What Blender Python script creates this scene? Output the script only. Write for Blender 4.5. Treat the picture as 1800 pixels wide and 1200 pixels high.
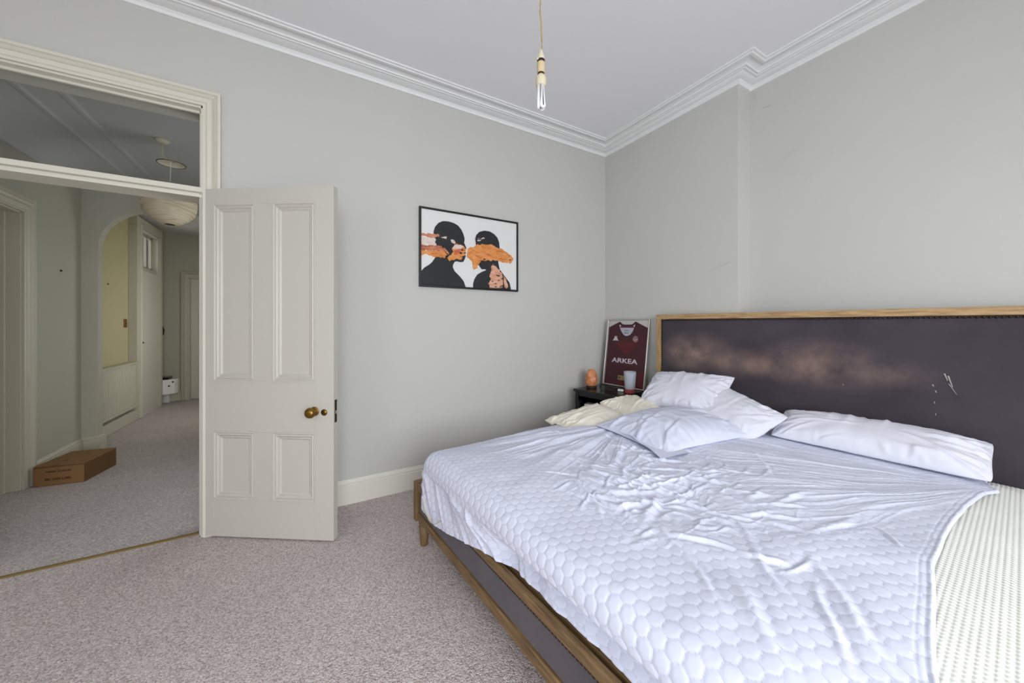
import bpy, math
import numpy as np
from mathutils import Matrix, Vector

scene = bpy.context.scene
for o in list(bpy.data.objects):
    bpy.data.objects.remove(o)

# ------------------------------------------------------------------ camera, light, exposure
FPX, HOR, CAMH = 629.0, 570.0, 1.25
YAW = math.atan2(1070, 629)
cd = bpy.data.cameras.new('camera')
cd.sensor_width = 36.0
cd.lens = FPX / 1800 * 36
cd.shift_y = -(600 - HOR) / 1800
cd.clip_start = 0.02
cam = bpy.data.objects.new('camera', cd)
cam.location = (0, 0, CAMH)
cam.rotation_euler = (math.pi / 2, 0, YAW - math.pi / 2)
scene.collection.objects.link(cam)
scene.camera = cam

vs = scene.view_settings
vs.view_transform = 'Standard'
try:
    vs.look = 'None'
except Exception:
    pass
vs.gamma = 1.0
vs.use_curve_mapping = False
vs.exposure = 0.13

world = bpy.data.worlds.new('world')
scene.world = world
world.use_nodes = True
bg = world.node_tree.nodes['Background']
bg.inputs[0].default_value = (0.86, 0.93, 1.0, 1)
bg.inputs[1].default_value = 1.6


def area(name, loc, rot, sx, sy, power, color):
    l = bpy.data.lights.new(name, 'AREA')
    l.shape = 'RECTANGLE'
    l.size, l.size_y, l.energy, l.color = sx, sy, power, color
    o = bpy.data.objects.new(name, l)
    o.location = loc
    o.rotation_euler = rot
    scene.collection.objects.link(o)
    return o


# daylight through the bedroom window behind the camera, plus fill from an added left-hand window
area('bedroom_daylight', (0.25, -2.16, 1.45), (math.radians(54), 0, math.radians(0)), 2.4, 2.0, 122, (0.93, 0.96, 1.0))
area('side_fill', (-2.36, -0.6, 1.8), (math.radians(52), 0, math.radians(-90)), 1.4, 1.8, 18, (0.95, 0.97, 1.0))
# light added to brighten the hall; corridor daylight from its right-hand window
area('hall_fill', (0.42, 3.75, 1.35), (math.radians(90), 0, math.radians(90)), 0.9, 1.6, 3.6, (1.0, 0.97, 0.9))
area('corridor_daylight', (-0.38, 6.3, 1.3), (math.radians(90), 0, math.radians(90)), 1.0, 1.5, 4.5, (1.0, 0.95, 0.70))

# ------------------------------------------------------------------ helpers
def lin(hexs):
    hexs = hexs.lstrip('#')
    out = []
    for i in (0, 2, 4):
        c = int(hexs[i:i + 2], 16) / 255
        out.append(c / 12.92 if c <= 0.04045 else ((c + 0.055) / 1.055) ** 2.4)
    return (*out, 1.0)


def mat(name, col, rough=0.6, metal=0.0, **kw):
    m = bpy.data.materials.new(name)
    m.use_nodes = True
    b = m.node_tree.nodes['Principled BSDF']
    b.inputs['Base Color'].default_value = lin(col) if isinstance(col, str) else col
    b.inputs['Roughness'].default_value = rough
    b.inputs['Metallic'].default_value = metal
    for k, v in kw.items():
        b.inputs[k].default_value = v
    return m


def N(m, t, **kw):
    n = m.node_tree.nodes.new(t)
    for k, v in kw.items():
        if k in n.inputs:
            n.inputs[k].default_value = v
        else:
            setattr(n, k, v)
    return n


def link(m, a, b):
    m.node_tree.links.new(a, b)


def bsdf(m):
    return m.node_tree.nodes['Principled BSDF']


def ramp(m, fac, stops):
    r = N(m, 'ShaderNodeValToRGB')
    e = r.color_ramp.elements
    while len(e) < len(stops):
        e.new(0.5)
    for i, (p, c) in enumerate(stops):
        e[i].position = p
        e[i].color = lin(c) if isinstance(c, str) else (c, c, c, 1)
    link(m, fac, r.inputs['Fac'])
    return r.outputs['Color']


def bump(m, height, strength=0.3, dist=0.005):
    b = N(m, 'ShaderNodeBump')
    b.inputs['Strength'].default_value = strength
    b.inputs['Distance'].default_value = dist
    link(m, height, b.inputs['Height'])
    link(m, b.outputs['Normal'], bsdf(m).inputs['Normal'])


def coords(m, kind='Object', scale=(1, 1, 1)):
    t = N(m, 'ShaderNodeTexCoord')
    mp = N(m, 'ShaderNodeMapping')
    mp.inputs['Scale'].default_value = scale
    link(m, t.outputs[kind], mp.inputs['Vector'])
    return mp.outputs['Vector']


def noise(m, vec, scale, detail=3, rough=0.5):
    n = N(m, 'ShaderNodeTexNoise')
    n.inputs['Scale'].default_value = scale
    n.inputs['Detail'].default_value = detail
    n.inputs['Roughness'].default_value = rough
    link(m, vec, n.inputs['Vector'])
    return n.outputs['Fac']


def mesh(name, V, F, smooth=False):
    me = bpy.data.meshes.new(name)
    V = np.asarray(V, dtype=np.float32)
    me.from_pydata([tuple(map(float, v)) for v in V], [], [tuple(int(i) for i in f) for f in F])
    me.update()
    if smooth:
        me.shade_smooth()
    return me


def grid_mesh(name, P, flip=False):
    """P: (n, m, 3) array -> smooth quad mesh, built fast"""
    n, m_, _ = P.shape
    idx = np.arange(n * m_).reshape(n, m_)
    q = np.stack([idx[:-1, :-1], idx[1:, :-1], idx[1:, 1:], idx[:-1, 1:]], -1).reshape(-1, 4)
    if flip:
        q = q[:, ::-1]
    return quad_mesh(name, P.reshape(-1, 3), q)


def quad_mesh(name, V, q):
    me = bpy.data.meshes.new(name)
    me.vertices.add(len(V))
    me.vertices.foreach_set('co', np.ascontiguousarray(V, dtype=np.float32).ravel())
    me.loops.add(len(q) * 4)
    me.loops.foreach_set('vertex_index', np.ascontiguousarray(q, dtype=np.int32).ravel())
    me.polygons.add(len(q))
    me.polygons.foreach_set('loop_start', np.arange(0, len(q) * 4, 4, dtype=np.int32))
    me.update(calc_edges=True)
    me.validate()
    me.shade_smooth()
    return me


def J(*parts):
    V, F, k = [], [], 0
    for v, f in parts:
        v = [tuple(x) for x in v]
        V += v
        F += [tuple(i + k for i in g) for g in f]
        k += len(v)
    return V, F


def box(x0, x1, y0, y1, z0, z1):
    V = [(x0, y0, z0), (x1, y0, z0), (x1, y1, z0), (x0, y1, z0), (x0, y0, z1), (x1, y0, z1), (x1, y1, z1), (x0, y1, z1)]
    F = [(0, 3, 2, 1), (4, 5, 6, 7), (0, 1, 5, 4), (1, 2, 6, 5), (2, 3, 7, 6), (3, 0, 4, 7)]
    return V, F


def prism(poly, h0, h1, mapf=lambda a, b, h: (a, b, h)):
    n = len(poly)
    V = [mapf(a, b, h0) for a, b in poly] + [mapf(a, b, h1) for a, b in poly]
    F = [tuple(range(n))[::-1], tuple(range(n, 2 * n))]
    F += [(i, (i + 1) % n, n + (i + 1) % n, n + i) for i in range(n)]
    return V, F


def lathe(prof, n=24, c=(0, 0, 0), axis='z', cap=True):
    V, F = [], []
    for r, z in prof:
        for i in range(n):
            a = 2 * math.pi * i / n
            p = (r * math.cos(a), r * math.sin(a), z)
            if axis == 'y':
                p = (p[0], p[2], p[1])
            elif axis == 'x':
                p = (p[2], p[0], p[1])
            V.append((p[0] + c[0], p[1] + c[1], p[2] + c[2]))
    for k in range(len(prof) - 1):
        for i in range(n):
            j = (i + 1) % n
            F.append((k * n + i, k * n + j, (k + 1) * n + j, (k + 1) * n + i))
    if cap and prof[0][0] > 1e-6:
        F.append(tuple(range(n))[::-1])
    if cap and prof[-1][0] > 1e-6:
        F.append(tuple(range((len(prof) - 1) * n, len(prof) * n)))
    return V, F


def tube(pts, r, n=8):
    pts = [Vector(p) for p in pts]
    V, F = [], []
    up = Vector((0, 0, 1))
    for i, p in enumerate(pts):
        d = (pts[min(i + 1, len(pts) - 1)] - pts[max(i - 1, 0)]).normalized()
        a = d.cross(up)
        if a.length < 1e-3:
            a = d.cross(Vector((0, 1, 0)))
        a.normalize()
        b = d.cross(a).normalized()
        for k in range(n):
            t = 2 * math.pi * k / n
            V.append(tuple(p + (a * math.cos(t) + b * math.sin(t)) * r))
    for i in range(len(pts) - 1):
        for k in range(n):
            j = (k + 1) % n
            F.append((i * n + k, i * n + j, (i + 1) * n + j, (i + 1) * n + k))
    F.append(tuple(range(n))[::-1])
    F.append(tuple(range((len(pts) - 1) * n, len(pts) * n)))
    return V, F


def sweep(path, prof, closed=False, side=1, mapf=lambda a, b, h: (a, b, h)):
    """profile (d, h): d = offset to the given side of the 2-D path (mitred), h = third axis"""
    n = len(path)
    pv = [Vector(p) for p in path]
    rings = []
    for i in range(n):
        if closed or 0 < i < n - 1:
            d0 = (pv[i] - pv[i - 1]).normalized()
            d1 = (pv[(i + 1) % n] - pv[i]).normalized()
        elif i == 0:
            d0 = d1 = (pv[1] - pv[0]).normalized()
        else:
            d0 = d1 = (pv[-1] - pv[-2]).normalized()
        n0 = Vector((d0.y, -d0.x)) * side
        n1 = Vector((d1.y, -d1.x)) * side
        mv = (n0 + n1)
        mv = mv / max(mv.dot(n0), 1e-6)
        rings.append([mapf(pv[i].x + mv.x * d, pv[i].y + mv.y * d, h) for d, h in prof])
    V = [p for r in rings for p in r]
    k = len(prof)
    F = []
    for i in range(n if closed else n - 1):
        j = (i + 1) % n
        for a in range(k - 1):
            F.append((i * k + a, j * k + a, j * k + a + 1, i * k + a + 1))
        F.append((i * k + k - 1, j * k + k - 1, j * k, i * k))
    if not closed:
        F.append(tuple(range(k))[::-1])
        F.append(tuple(range((n - 1) * k, n * k)))
    return V, F


def fix_normals(me):
    import bmesh
    bm = bmesh.new()
    bm.from_mesh(me)
    bmesh.ops.recalc_face_normals(bm, faces=bm.faces)
    bm.to_mesh(me)
    bm.free()


def obj(name, data, m, parent=None, smooth=False, bev=0.0, loc=None, rot=None, auto=False):
    if isinstance(data, bpy.types.Mesh):
        me = data
    else:
        me = mesh(name, data[0], data[1], smooth)
        fix_normals(me)
    o = bpy.data.objects.new(name, me)
    scene.collection.objects.link(o)
    if m is not None and not me.materials:
        me.materials.append(m)
    if parent is not None:
        o.parent = parent
    if loc is not None:
        o.location = loc
    if rot is not None:
        o.rotation_euler = rot
    if bev:
        b = o.modifiers.new('bevel', 'BEVEL')
        b.width = bev
        b.segments = 2
        b.limit_method = 'ANGLE'
    if auto:
        me.shade_smooth()
        me.set_sharp_from_angle(angle=math.radians(35))
    return o


def empty(name, loc=(0, 0, 0), rz=0.0, parent=None):
    o = bpy.data.objects.new(name, None)
    scene.collection.objects.link(o)
    o.empty_display_size = 0.05
    o.location = loc
    o.rotation_euler = (0, 0, rz)
    if parent:
        o.parent = parent
    return o


def tag(o, label=None, cat=None, group=None, kind=None):
    if label:
        o['label'] = label
    if cat:
        o['category'] = cat
    if group:
        o['group'] = group
    if kind:
        o['kind'] = kind
    return o


rng = np.random.RandomState(7)
TAB = rng.rand(256, 256)


def vnoise(x, y, s=0):
    x = np.asarray(x) + 13.7 * s
    y = np.asarray(y) + 7.3 * s
    xi = np.floor(x).astype(int)
    yi = np.floor(y).astype(int)
    fx = x - xi
    fy = y - yi
    fx = fx * fx * fx * (fx * (fx * 6 - 15) + 10)
    fy = fy * fy * fy * (fy * (fy * 6 - 15) + 10)
    a = TAB[xi % 256, yi % 256]
    b = TAB[(xi + 1) % 256, yi % 256]
    c = TAB[xi % 256, (yi + 1) % 256]
    d = TAB[(xi + 1) % 256, (yi + 1) % 256]
    return (a * (1 - fx) + b * fx) * (1 - fy) + (c * (1 - fx) + d * fx) * fy - 0.5


def fbm(x, y, s=0, o=3):
    t, a = 0, 1.0
    for k in range(o):
        t = t + a * vnoise(x * 2 ** k, y * 2 ** k, s + k)
        a *= 0.5
    return t


def ridged(x, y, s=0):
    return 1 - np.abs(2 * vnoise(x, y, s)) * 2


def sstep(a, b, x):
    t = np.clip((x - a) / (b - a), 0, 1)
    return t * t * (3 - 2 * t)


# ------------------------------------------------------------------ materials
def wall_mat(name, col, amt=0.03):
    m = mat(name, col, 0.75)
    v = coords(m, 'Object')
    n1 = noise(m, v, 1.1, 4)
    c = N(m, 'ShaderNodeMixRGB')
    base = lin(col)
    c.inputs['Color1'].default_value = tuple(x * (1 - amt) for x in base[:3]) + (1,)
    c.inputs['Color2'].default_value = tuple(min(1, x * (1 + amt)) for x in base[:3]) + (1,)
    link(m, n1, c.inputs['Fac'])
    link(m, c.outputs['Color'], bsdf(m).inputs['Base Color'])
    bump(m, noise(m, v, 90, 3), 0.05, 0.002)
    return m


M_WALL = wall_mat('wall_paint', '#c5c4bf')
M_WALLB = wall_mat('wall_paint_worn', '#c9c8c3', 0.05)


def marks(m, spots, colr):
    b = bsdf(m)
    src = b.inputs['Base Color'].links[0].from_socket
    v = coords(m, 'Object')
    n3 = noise(m, coords(m, 'Object', (1, 1, 4)), 14, 4, .6)
    for (py, pz, ry, rz, sl, amt) in spots:
        vec = N(m, 'ShaderNodeVectorMath', operation='SUBTRACT')
        link(m, v, vec.inputs[0])
        vec.inputs[1].default_value = (0, py, pz)
        rt = N(m, 'ShaderNodeVectorRotate', rotation_type='X_AXIS')
        link(m, vec.outputs[0], rt.inputs['Vector'])
        rt.inputs['Angle'].default_value = sl
        sc = N(m, 'ShaderNodeVectorMath', operation='MULTIPLY')
        link(m, rt.outputs[0], sc.inputs[0])
        sc.inputs[1].default_value = (0, 1 / ry, 1 / rz)
        ln = N(m, 'ShaderNodeVectorMath', operation='LENGTH')
        link(m, sc.outputs[0], ln.inputs[0])
        mr = N(m, 'ShaderNodeMapRange', interpolation_type='SMOOTHSTEP')
        mr.inputs['From Min'].default_value = 1.0
        mr.inputs['From Max'].default_value = 0.0
        mr.inputs['To Max'].default_value = amt
        link(m, ln.outputs['Value'], mr.inputs['Value'])
        mu = N(m, 'ShaderNodeMath', operation='MULTIPLY')
        link(m, mr.outputs[0], mu.inputs[0])
        link(m, n3, mu.inputs[1])
        mx = N(m, 'ShaderNodeMixRGB')
        link(m, mu.outputs[0], mx.inputs['Fac'])
        link(m, src, mx.inputs['Color1'])
        mx.inputs['Color2'].default_value = lin(colr)
        src = mx.outputs['Color']
    link(m, src, b.inputs['Base Color'])


marks(M_WALLB, [(1.52, 1.70, .10, .012, .25, .55), (1.60, 1.675, .07, .010, .1, .4), (1.30, 2.83, .05, .008, -.15, .7), (1.385, 2.95, .03, .06, .4, .35), (1.16, 2.43, .12, .03, .3, .15)], '#8f8c88')
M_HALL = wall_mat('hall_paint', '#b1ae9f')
M_CORR = wall_mat('corridor_paint_lit_yellow', '#b5ab84')  # yellow cast of the garden light put into the wall colour
bsdf(M_CORR).inputs['Roughness'].default_value = 0.38
M_CEIL = wall_mat('ceiling_paint', '#efeff0', 0.01)
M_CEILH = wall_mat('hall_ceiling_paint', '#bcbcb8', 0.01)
M_CORN = mat('cornice_paint', '#ebebea', 0.6)
M_TRIM = mat('trim_gloss_cream', '#d8d4c6', 0.42)
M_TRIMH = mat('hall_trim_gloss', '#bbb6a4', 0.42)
M_BASE = mat('skirting_cream', '#dfdbd0', 0.42)
M_DOOR = mat('door_paint', '#c3bfb5', 0.42)
v_ = coords(M_DOOR, 'Object', (30, 30, 2))
bump(M_DOOR, noise(M_DOOR, v_, 3, 3), 0.06, 0.002)
M_DOOR2 = mat('corridor_door_paint', '#cfc8bd', 0.35)


def carpet(name, cols):
    m = mat(name, cols[1], 0.95)
    v = coords(m, 'Object')
    vor = N(m, 'ShaderNodeTexVoronoi')
    vor.inputs['Scale'].default_value = 190
    link(m, v, vor.inputs['Vector'])
    sep = N(m, 'ShaderNodeSeparateColor')
    link(m, vor.outputs['Color'], sep.inputs['Color'])
    c1 = ramp(m, sep.outputs['Red'], [(0.0, cols[0]), (0.3, cols[1]), (0.62, cols[2]), (0.95, cols[3])])
    big = noise(m, v, 1.6, 4)
    c2 = ramp(m, big, [(0.3, cols[4]), (0.7, cols[5])])
    mx = N(m, 'ShaderNodeMixRGB', blend_type='MULTIPLY')
    mx.inputs['Fac'].default_value = 1.0
    link(m, c1, mx.inputs['Color1'])
    link(m, c2, mx.inputs['Color2'])
    link(m, mx.outputs['Color'], bsdf(m).inputs['Base Color'])
    add = N(m, 'ShaderNodeMath', operation='MULTIPLY_ADD')
    link(m, vor.outputs['Distance'], add.inputs[0])
    add.inputs[1].default_value = -1.0
    n2 = noise(m, v, 320, 2)
    link(m, n2, add.inputs[2])
    bump(m, add.outputs[0], 0.7, 0.006)
    return m


M_CARPET = carpet('carpet', ['#ac9f9c', '#cdc1be', '#dad0cd', '#eee7e5', '#ece8e8', '#f8f4f4'])
M_CARPETH = carpet('hall_carpet', ['#a89d9a', '#cabfbc', '#d8ceca', '#ebe4e0', '#ececee', '#f8f6f6'])


def wood(name, c0, c1, c2, scale=(1, 1, 1), rough=0.55):
    m = mat(name, c1, rough)
    v = coords(m, 'Object', scale)
    n1 = noise(m, v, 6, 5, 0.62)
    col = ramp(m, n1, [(0.3, c0), (0.5, c1), (0.72, c2)])
    link(m, col, bsdf(m).inputs['Base Color'])
    bump(m, n1, 0.15, 0.002)
    return m


M_OAKY = wood('oak_along_width', '#8a6a45', '#b08f64', '#c9ab80', (14, 1.2, 14))
M_OAKF = wood('oak_foot_rail_shaded', '#58412a', '#78603f', '#967850', (14, 1.2, 14))  # darker oak copy: shade on the foot end put into the colour
M_OAKFZ = wood('oak_foot_upright_shaded', '#58412a', '#78603f', '#967850', (14, 14, 1.2))  # upright-grain version of the shaded foot oak
M_OAKZ = wood('oak_upright', '#8a6a45', '#ab8a5e', '#c4a67a', (14, 14, 1.2))


def velvet(name, base, hi, patches):
    m = mat(name, base, 0.85)
    b = bsdf(m)
    b.inputs['Sheen Weight'].default_value = 0.25
    b.inputs['Sheen Roughness'].default_value = 0.4
    v = coords(m, 'Object')
    n1 = noise(m, v, 3.2, 5, 0.6)
    col = ramp(m, n1, [(0.3, base), (0.75, hi)])
    if patches:
        sep = N(m, 'ShaderNodeSeparateXYZ')
        link(m, v, sep.inputs[0])
        tot = None
        for (py, pz, ry, rz, amt) in patches:
            vec = N(m, 'ShaderNodeVectorMath', operation='SUBTRACT')
            link(m, v, vec.inputs[0])
            vec.inputs[1].default_value = (0, py, pz)
            sc = N(m, 'ShaderNodeVectorMath', operation='MULTIPLY')
            link(m, vec.outputs[0], sc.inputs[0])
            sc.inputs[1].default_value = (0, 1 / ry, 1 / rz)
            ln = N(m, 'ShaderNodeVectorMath', operation='LENGTH')
            link(m, sc.outputs[0], ln.inputs[0])
            mr = N(m, 'ShaderNodeMapRange', interpolation_type='SMOOTHSTEP')
            mr.inputs['From Min'].default_value = 1.0
            mr.inputs['From Max'].default_value = 0.0
            mr.inputs['To Max'].default_value = amt
            link(m, ln.outputs['Value'], mr.inputs['Value'])
            if tot is None:
                tot = mr.outputs[0]
            else:
                ad = N(m, 'ShaderNodeMath', operation='MAXIMUM')
                link(m, tot, ad.inputs[0])
                link(m, mr.outputs[0], ad.inputs[1])
                tot = ad.outputs[0]
        n3 = noise(m, v, 7, 4, 0.6)
        mu = N(m, 'ShaderNodeMath', operation='MULTIPLY')
        link(m, tot, mu.inputs[0])
        r3 = N(m, 'ShaderNodeMapRange')
        r3.inputs['From Min'].default_value = 0.25
        r3.inputs['From Max'].default_value = 0.7
        link(m, n3, r3.inputs['Value'])
        link(m, r3.outputs[0], mu.inputs[1])
        mx = N(m, 'ShaderNodeMixRGB')
        link(m, mu.outputs[0], mx.inputs['Fac'])
        link(m, col, mx.inputs['Color1'])
        mx.inputs['Color2'].default_value = lin('#a08476')
        col = mx.outputs['Color']
    link(m, col, b.inputs['Base Color'])
    bump(m, noise(m, v, 260, 2), 0.15, 0.001)
    return m


M_VELVET = velvet('worn_velvet', '#352f36', '#463f47',
                  [(-0.50, 1.03, 0.36, 0.2, 0.95), (-0.72, 0.98, 0.42, 0.16, 0.6), (-1.25, 1.0, 0.42, 0.2, 0.7),
                   (-0.95, 0.97, 0.5, 0.12, 0.55), (-1.5, 0.98, 0.35, 0.12, 0.4)])
M_VELVET2 = velvet('rail_velvet', '#49434a', '#5d555b', None)
M_NAIL = mat('nailhead_bronze', '#4a3c30', 0.35, 0.9)


def creases(m, scale, strength, dist):
    v = coords(m, 'Object')
    n = N(m, 'ShaderNodeTexNoise')
    n.noise_type = 'RIDGED_MULTIFRACTAL'
    n.inputs['Scale'].default_value = scale
    n.inputs['Detail'].default_value = 3
    n.inputs['Distortion'].default_value = .6
    link(m, v, n.inputs['Vector'])
    bump(m, n.outputs['Fac'], strength, dist)


def cloth(name, col, fine=240, strength=0.08, rough=0.85):
    m = mat(name, col, rough)
    if fine == 240:
        creases(m, 9, .07, .004)
    else:
        bump(m, noise(m, coords(m, 'Object'), fine, 3), strength, 0.001)
    return m


M_PILLOW = cloth('white_cotton', '#dfe0ea')
M_PILLOW2 = cloth('white_cotton_bluish', '#d9dcee')
M_CREAM = cloth('cream_cotton', '#ebe4d6')
M_MATT = cloth('mattress_waffle', '#e6e6df', 300, 0.1)
M_SHEET = mat('quilted_sheet', '#dcdff0', 0.75)
at = N(M_SHEET, 'ShaderNodeAttribute', attribute_name='stitch')
cs = ramp(M_SHEET, at.outputs['Fac'], [(0.0, '#dcdff0'), (0.25, '#dcdff0'), (0.9, '#c0c6dc')])
link(M_SHEET, cs, bsdf(M_SHEET).inputs['Base Color'])
v_ = coords(M_SHEET, 'Object')
creases(M_SHEET, 7, .3, .004)
M_BLACK = mat('black_lacquer', '#0c0c0f', 0.25)
M_BLACKF = mat('black_frame', '#0a0a0a', 0.4)
M_BRASS = mat('aged_brass', '#8a6a36', 0.32, 1.0)
M_BRASSD = mat('dark_brass', '#4d3c24', 0.45, 1.0)
M_STEEL = mat('steel', '#b9b9b4', 0.3, 1.0)
M_SILVER = mat('silver_frame', '#c9c6bf', 0.3, 0.85)
M_WHITE = mat('white_plastic', '#e8e8e6', 0.35)
M_CREAMPL = mat('aged_plastic', '#d9d0b4', 0.4)
M_TAN = mat('tan_plastic', '#d6c19a', 0.45)
M_CORD = mat('cord', '#b39a4e', 0.6)
M_DARK = mat('dark_gap', '#1c1410', 0.6)
M_PAPER = mat('print_paper', '#e3e2df', 0.7)
M_INK = mat('print_ink', '#17181a', 0.6)


def thin_glass(name, tint=(1, 1, 1, 1), ior=1.18, rough=0.02):
    m = bpy.data.materials.new(name)
    m.use_nodes = True
    nt = m.node_tree
    nt.nodes.remove(nt.nodes['Principled BSDF'])
    out = nt.nodes['Material Output']
    tr = N(m, 'ShaderNodeBsdfTransparent')
    tr.inputs['Color'].default_value = tint
    gl = N(m, 'ShaderNodeBsdfGlossy')
    gl.inputs['Roughness'].default_value = rough
    fr = N(m, 'ShaderNodeFresnel')
    fr.inputs['IOR'].default_value = ior
    mx = N(m, 'ShaderNodeMixShader')
    link(m, fr.outputs[0], mx.inputs[0])
    link(m, tr.outputs[0], mx.inputs[1])
    link(m, gl.outputs[0], mx.inputs[2])
    link(m, mx.outputs[0], out.inputs['Surface'])
    return m


M_GLASS = thin_glass('clear_glass')
M_TRANSOM = thin_glass('transom_glass', (0.9, 0.91, 0.92, 1), 1.3)


def print_mat(name, stops, scale=9):
    m = mat(name, stops[0][1], 0.7)
    v = coords(m, 'Object', (1, 1, 2.6))
    n = noise(m, v, scale * 2, 6, 0.72)
    link(m, ramp(m, n, stops), bsdf(m).inputs['Base Color'])
    return m


M_ORANGE = print_mat('print_orange', [(0.32, '#a3562c'), (0.45, '#d9893f'), (0.58, '#e39a5a'), (0.7, '#dba98c')])
M_PEACH = print_mat('print_peach', [(0.35, '#c98563'), (0.5, '#dca386'), (0.65, '#e0b9a4')])
M_RUST = print_mat('print_rust', [(0.35, '#8d4a3c'), (0.5, '#c27450'), (0.65, '#d49a82')])
M_BLUSH = print_mat('print_blush', [(0.35, '#d9bcae'), (0.55, '#e2d5cd'), (0.7, '#c99f8d')])
M_REDORANGE = print_mat('print_red', [(0.35, '#b9502f'), (0.6, '#d37350')])

# ------------------------------------------------------------------ room shell
XL, XR, XR2, YP = -2.2, 2.746, 2.912, 1.417     # left wall, pier face, recessed wall, pier edge
YA, YB, ZC = 2.74, -2.0, 3.06                    # door wall, window wall, ceiling
DXL, DXR, DTOP = -1.42, -0.50, 2.533            # doorway
ZH = 2.74
HX, HYE, CXL, CXR, CYE = -1.82, 5.045, -1.95, -0.5, 7.85


def struct(name, data, m, label=None, parent=None, **kw):
    o = obj(name, data, m, parent, **kw)
    if parent is None:
        tag(o, label, None, kind='structure')
    return o


struct('floor', box(XL - .1, 3.05, YB - .1, 2.80, -0.1, 0), M_CARPET, 'beige flecked bedroom carpet')
struct('floor_hall', box(-2.06, 0.7, 2.80, 8.0, -0.1, -0.002), M_CARPETH, 'greyer flecked carpet of the hall beyond the doorway')
struct('ceiling', box(XL - .1, 3.05, YB - .1, YA + .2, ZC, ZC + .1), M_CEIL, 'white bedroom ceiling')
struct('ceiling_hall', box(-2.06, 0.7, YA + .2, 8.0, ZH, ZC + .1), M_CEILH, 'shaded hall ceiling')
struct('wall_left', J(box(XL - .1, DXL, YA, YA + .2, 0, ZC), box(DXR, 3.05, YA, YA + .2, 0, ZC),
                      box(DXL, DXR, YA, YA + .2, DTOP, ZC)), M_WALL, 'pale grey bedroom wall with the doorway')
struct('wall_right', J(box(XR, 3.05, YP, YA, 0, ZC), box(XR2, 3.05, YB - .1, YP, 0, ZC)), M_WALLB,
       'pale grey wall with a shallow pier behind the bed')
# wall behind the camera with its window
WX0, WX1, WZ0, WZ1 = -1.05, 1.55, 0.25, 2.5
struct('wall_back', J(box(XL - .1, WX0, YB - .1, YB, 0, ZC), box(WX1, XR2, YB - .1, YB, 0, ZC),
                      box(WX0, WX1, YB - .1, YB, 0, WZ0), box(WX0, WX1, YB - .1, YB, WZ1, ZC)), M_WALL,
       'window wall behind the camera')
w = struct('window_1', J(box(WX0, WX0 + .06, YB - .08, YB, WZ0, WZ1), box(WX1 - .06, WX1, YB - .08, YB, WZ0, WZ1),
                         box(WX0, WX1, YB - .08, YB, WZ0, WZ0 + .06), box(WX0, WX1, YB - .08, YB, WZ1 - .06, WZ1),
                         box(.22, .28, YB - .08, YB, WZ0, WZ1), box(WX0, WX1, YB - .07, YB - .02, 1.38, 1.43)), M_TRIM,
           'sash window behind the camera')
struct('window_pane', box(WX0 + .05, WX1 - .05, YB - .047, YB - .043, WZ0 + .05, WZ1 - .05), M_GLASS, parent=w)
SY0, SY1 = -1.35, 0.15  # unseen side window, added as a source of fill light
struct('wall_front', J(box(XL - .1, XL, YB, SY0, 0, ZC), box(XL - .1, XL, SY1, YA, 0, ZC),
                       box(XL - .1, XL, SY0, SY1, 0, .75), box(XL - .1, XL, SY0, SY1, 2.75, ZC)), M_WALL,
       'side wall out of frame, with an added fill window')
w2 = struct('window_fill', J(box(XL - .08, XL, SY0, SY0 + .06, .75, 2.75), box(XL - .08, XL, SY1 - .06, SY1, .75, 2.75),
                     box(XL - .08, XL, SY0, SY1, .75, .81), box(XL - .08, XL, SY0, SY1, 2.69, 2.75),
                     box(XL - .07, XL - .02, SY0, SY1, 1.72, 1.77)), M_TRIM, 'added side window out of frame, for fill light')
struct('window_pane', box(XL - .047, XL - .043, SY0 + .05, SY1 - .05, .80, 2.70), M_GLASS, parent=w2)

# cornice (moulded run round the ceiling, broken round the pier)
CORN = [(0, -.062), (.012, -.062), (.016, -.054), (.016, -.046), (.024, -.040), (.027, -.036), (.034, -.036), (.052, -.034),
        (.070, -.028), (.080, -.020), (.083, -.025), (.094, -.025), (.098, -.018), (.104, -.018), (.106, -.022), (.113, -.022),
        (.116, -.012), (.135, -.005), (.155, -.004), (.160, -.012), (.168, -.016), (.186, -.015), (.190, -.009),
        (.205, -.008), (.208, 0.004), (0, 0.004)]
cp = [(XL, YB), (XL, YA), (XR, YA), (XR, YP), (XR2, YP), (XR2, YB)]
struct('trim_1', sweep(cp, CORN, True, 1, lambda a, b, h: (a, b, ZC + h)), M_CORN, 'white moulded plaster cornice round the bedroom ceiling', auto=True)
SKIRT = [(0, 0), (.022, 0), (.022, .128), (.016, .134), (.018, .139), (.018, .144), (.011, .152), (.008, .160), (.004, .166), (0, .166)]
struct('baseboard_left', sweep([(-.36, YA), (XR, YA)], SKIRT, False, 1), M_BASE, 'cream skirting board below the picture', auto=True)
struct('baseboard_right', sweep([(XR, YA), (XR, YP), (XR2, YP), (XR2, YB)], SKIRT, False, 1), M_BASE, 'cream skirting behind the bed', auto=True)

# ------------------------------------------------------------------ door frame of the bedroom
fr = empty('trim_2', (DXR, YA, 0))
tag(fr, 'cream moulded door frame with a glazed transom above the open bedroom door', None, kind='structure')
ARCH = [(0, 0.0), (0, .014), (.012, .016), (.016, .011), (.020, .016), (.040, .020), (.046, .013), (.050, .022), (.060, .030),
        (.066, .022), (.070, .030), (.084, .030), (.084, 0)]
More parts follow.
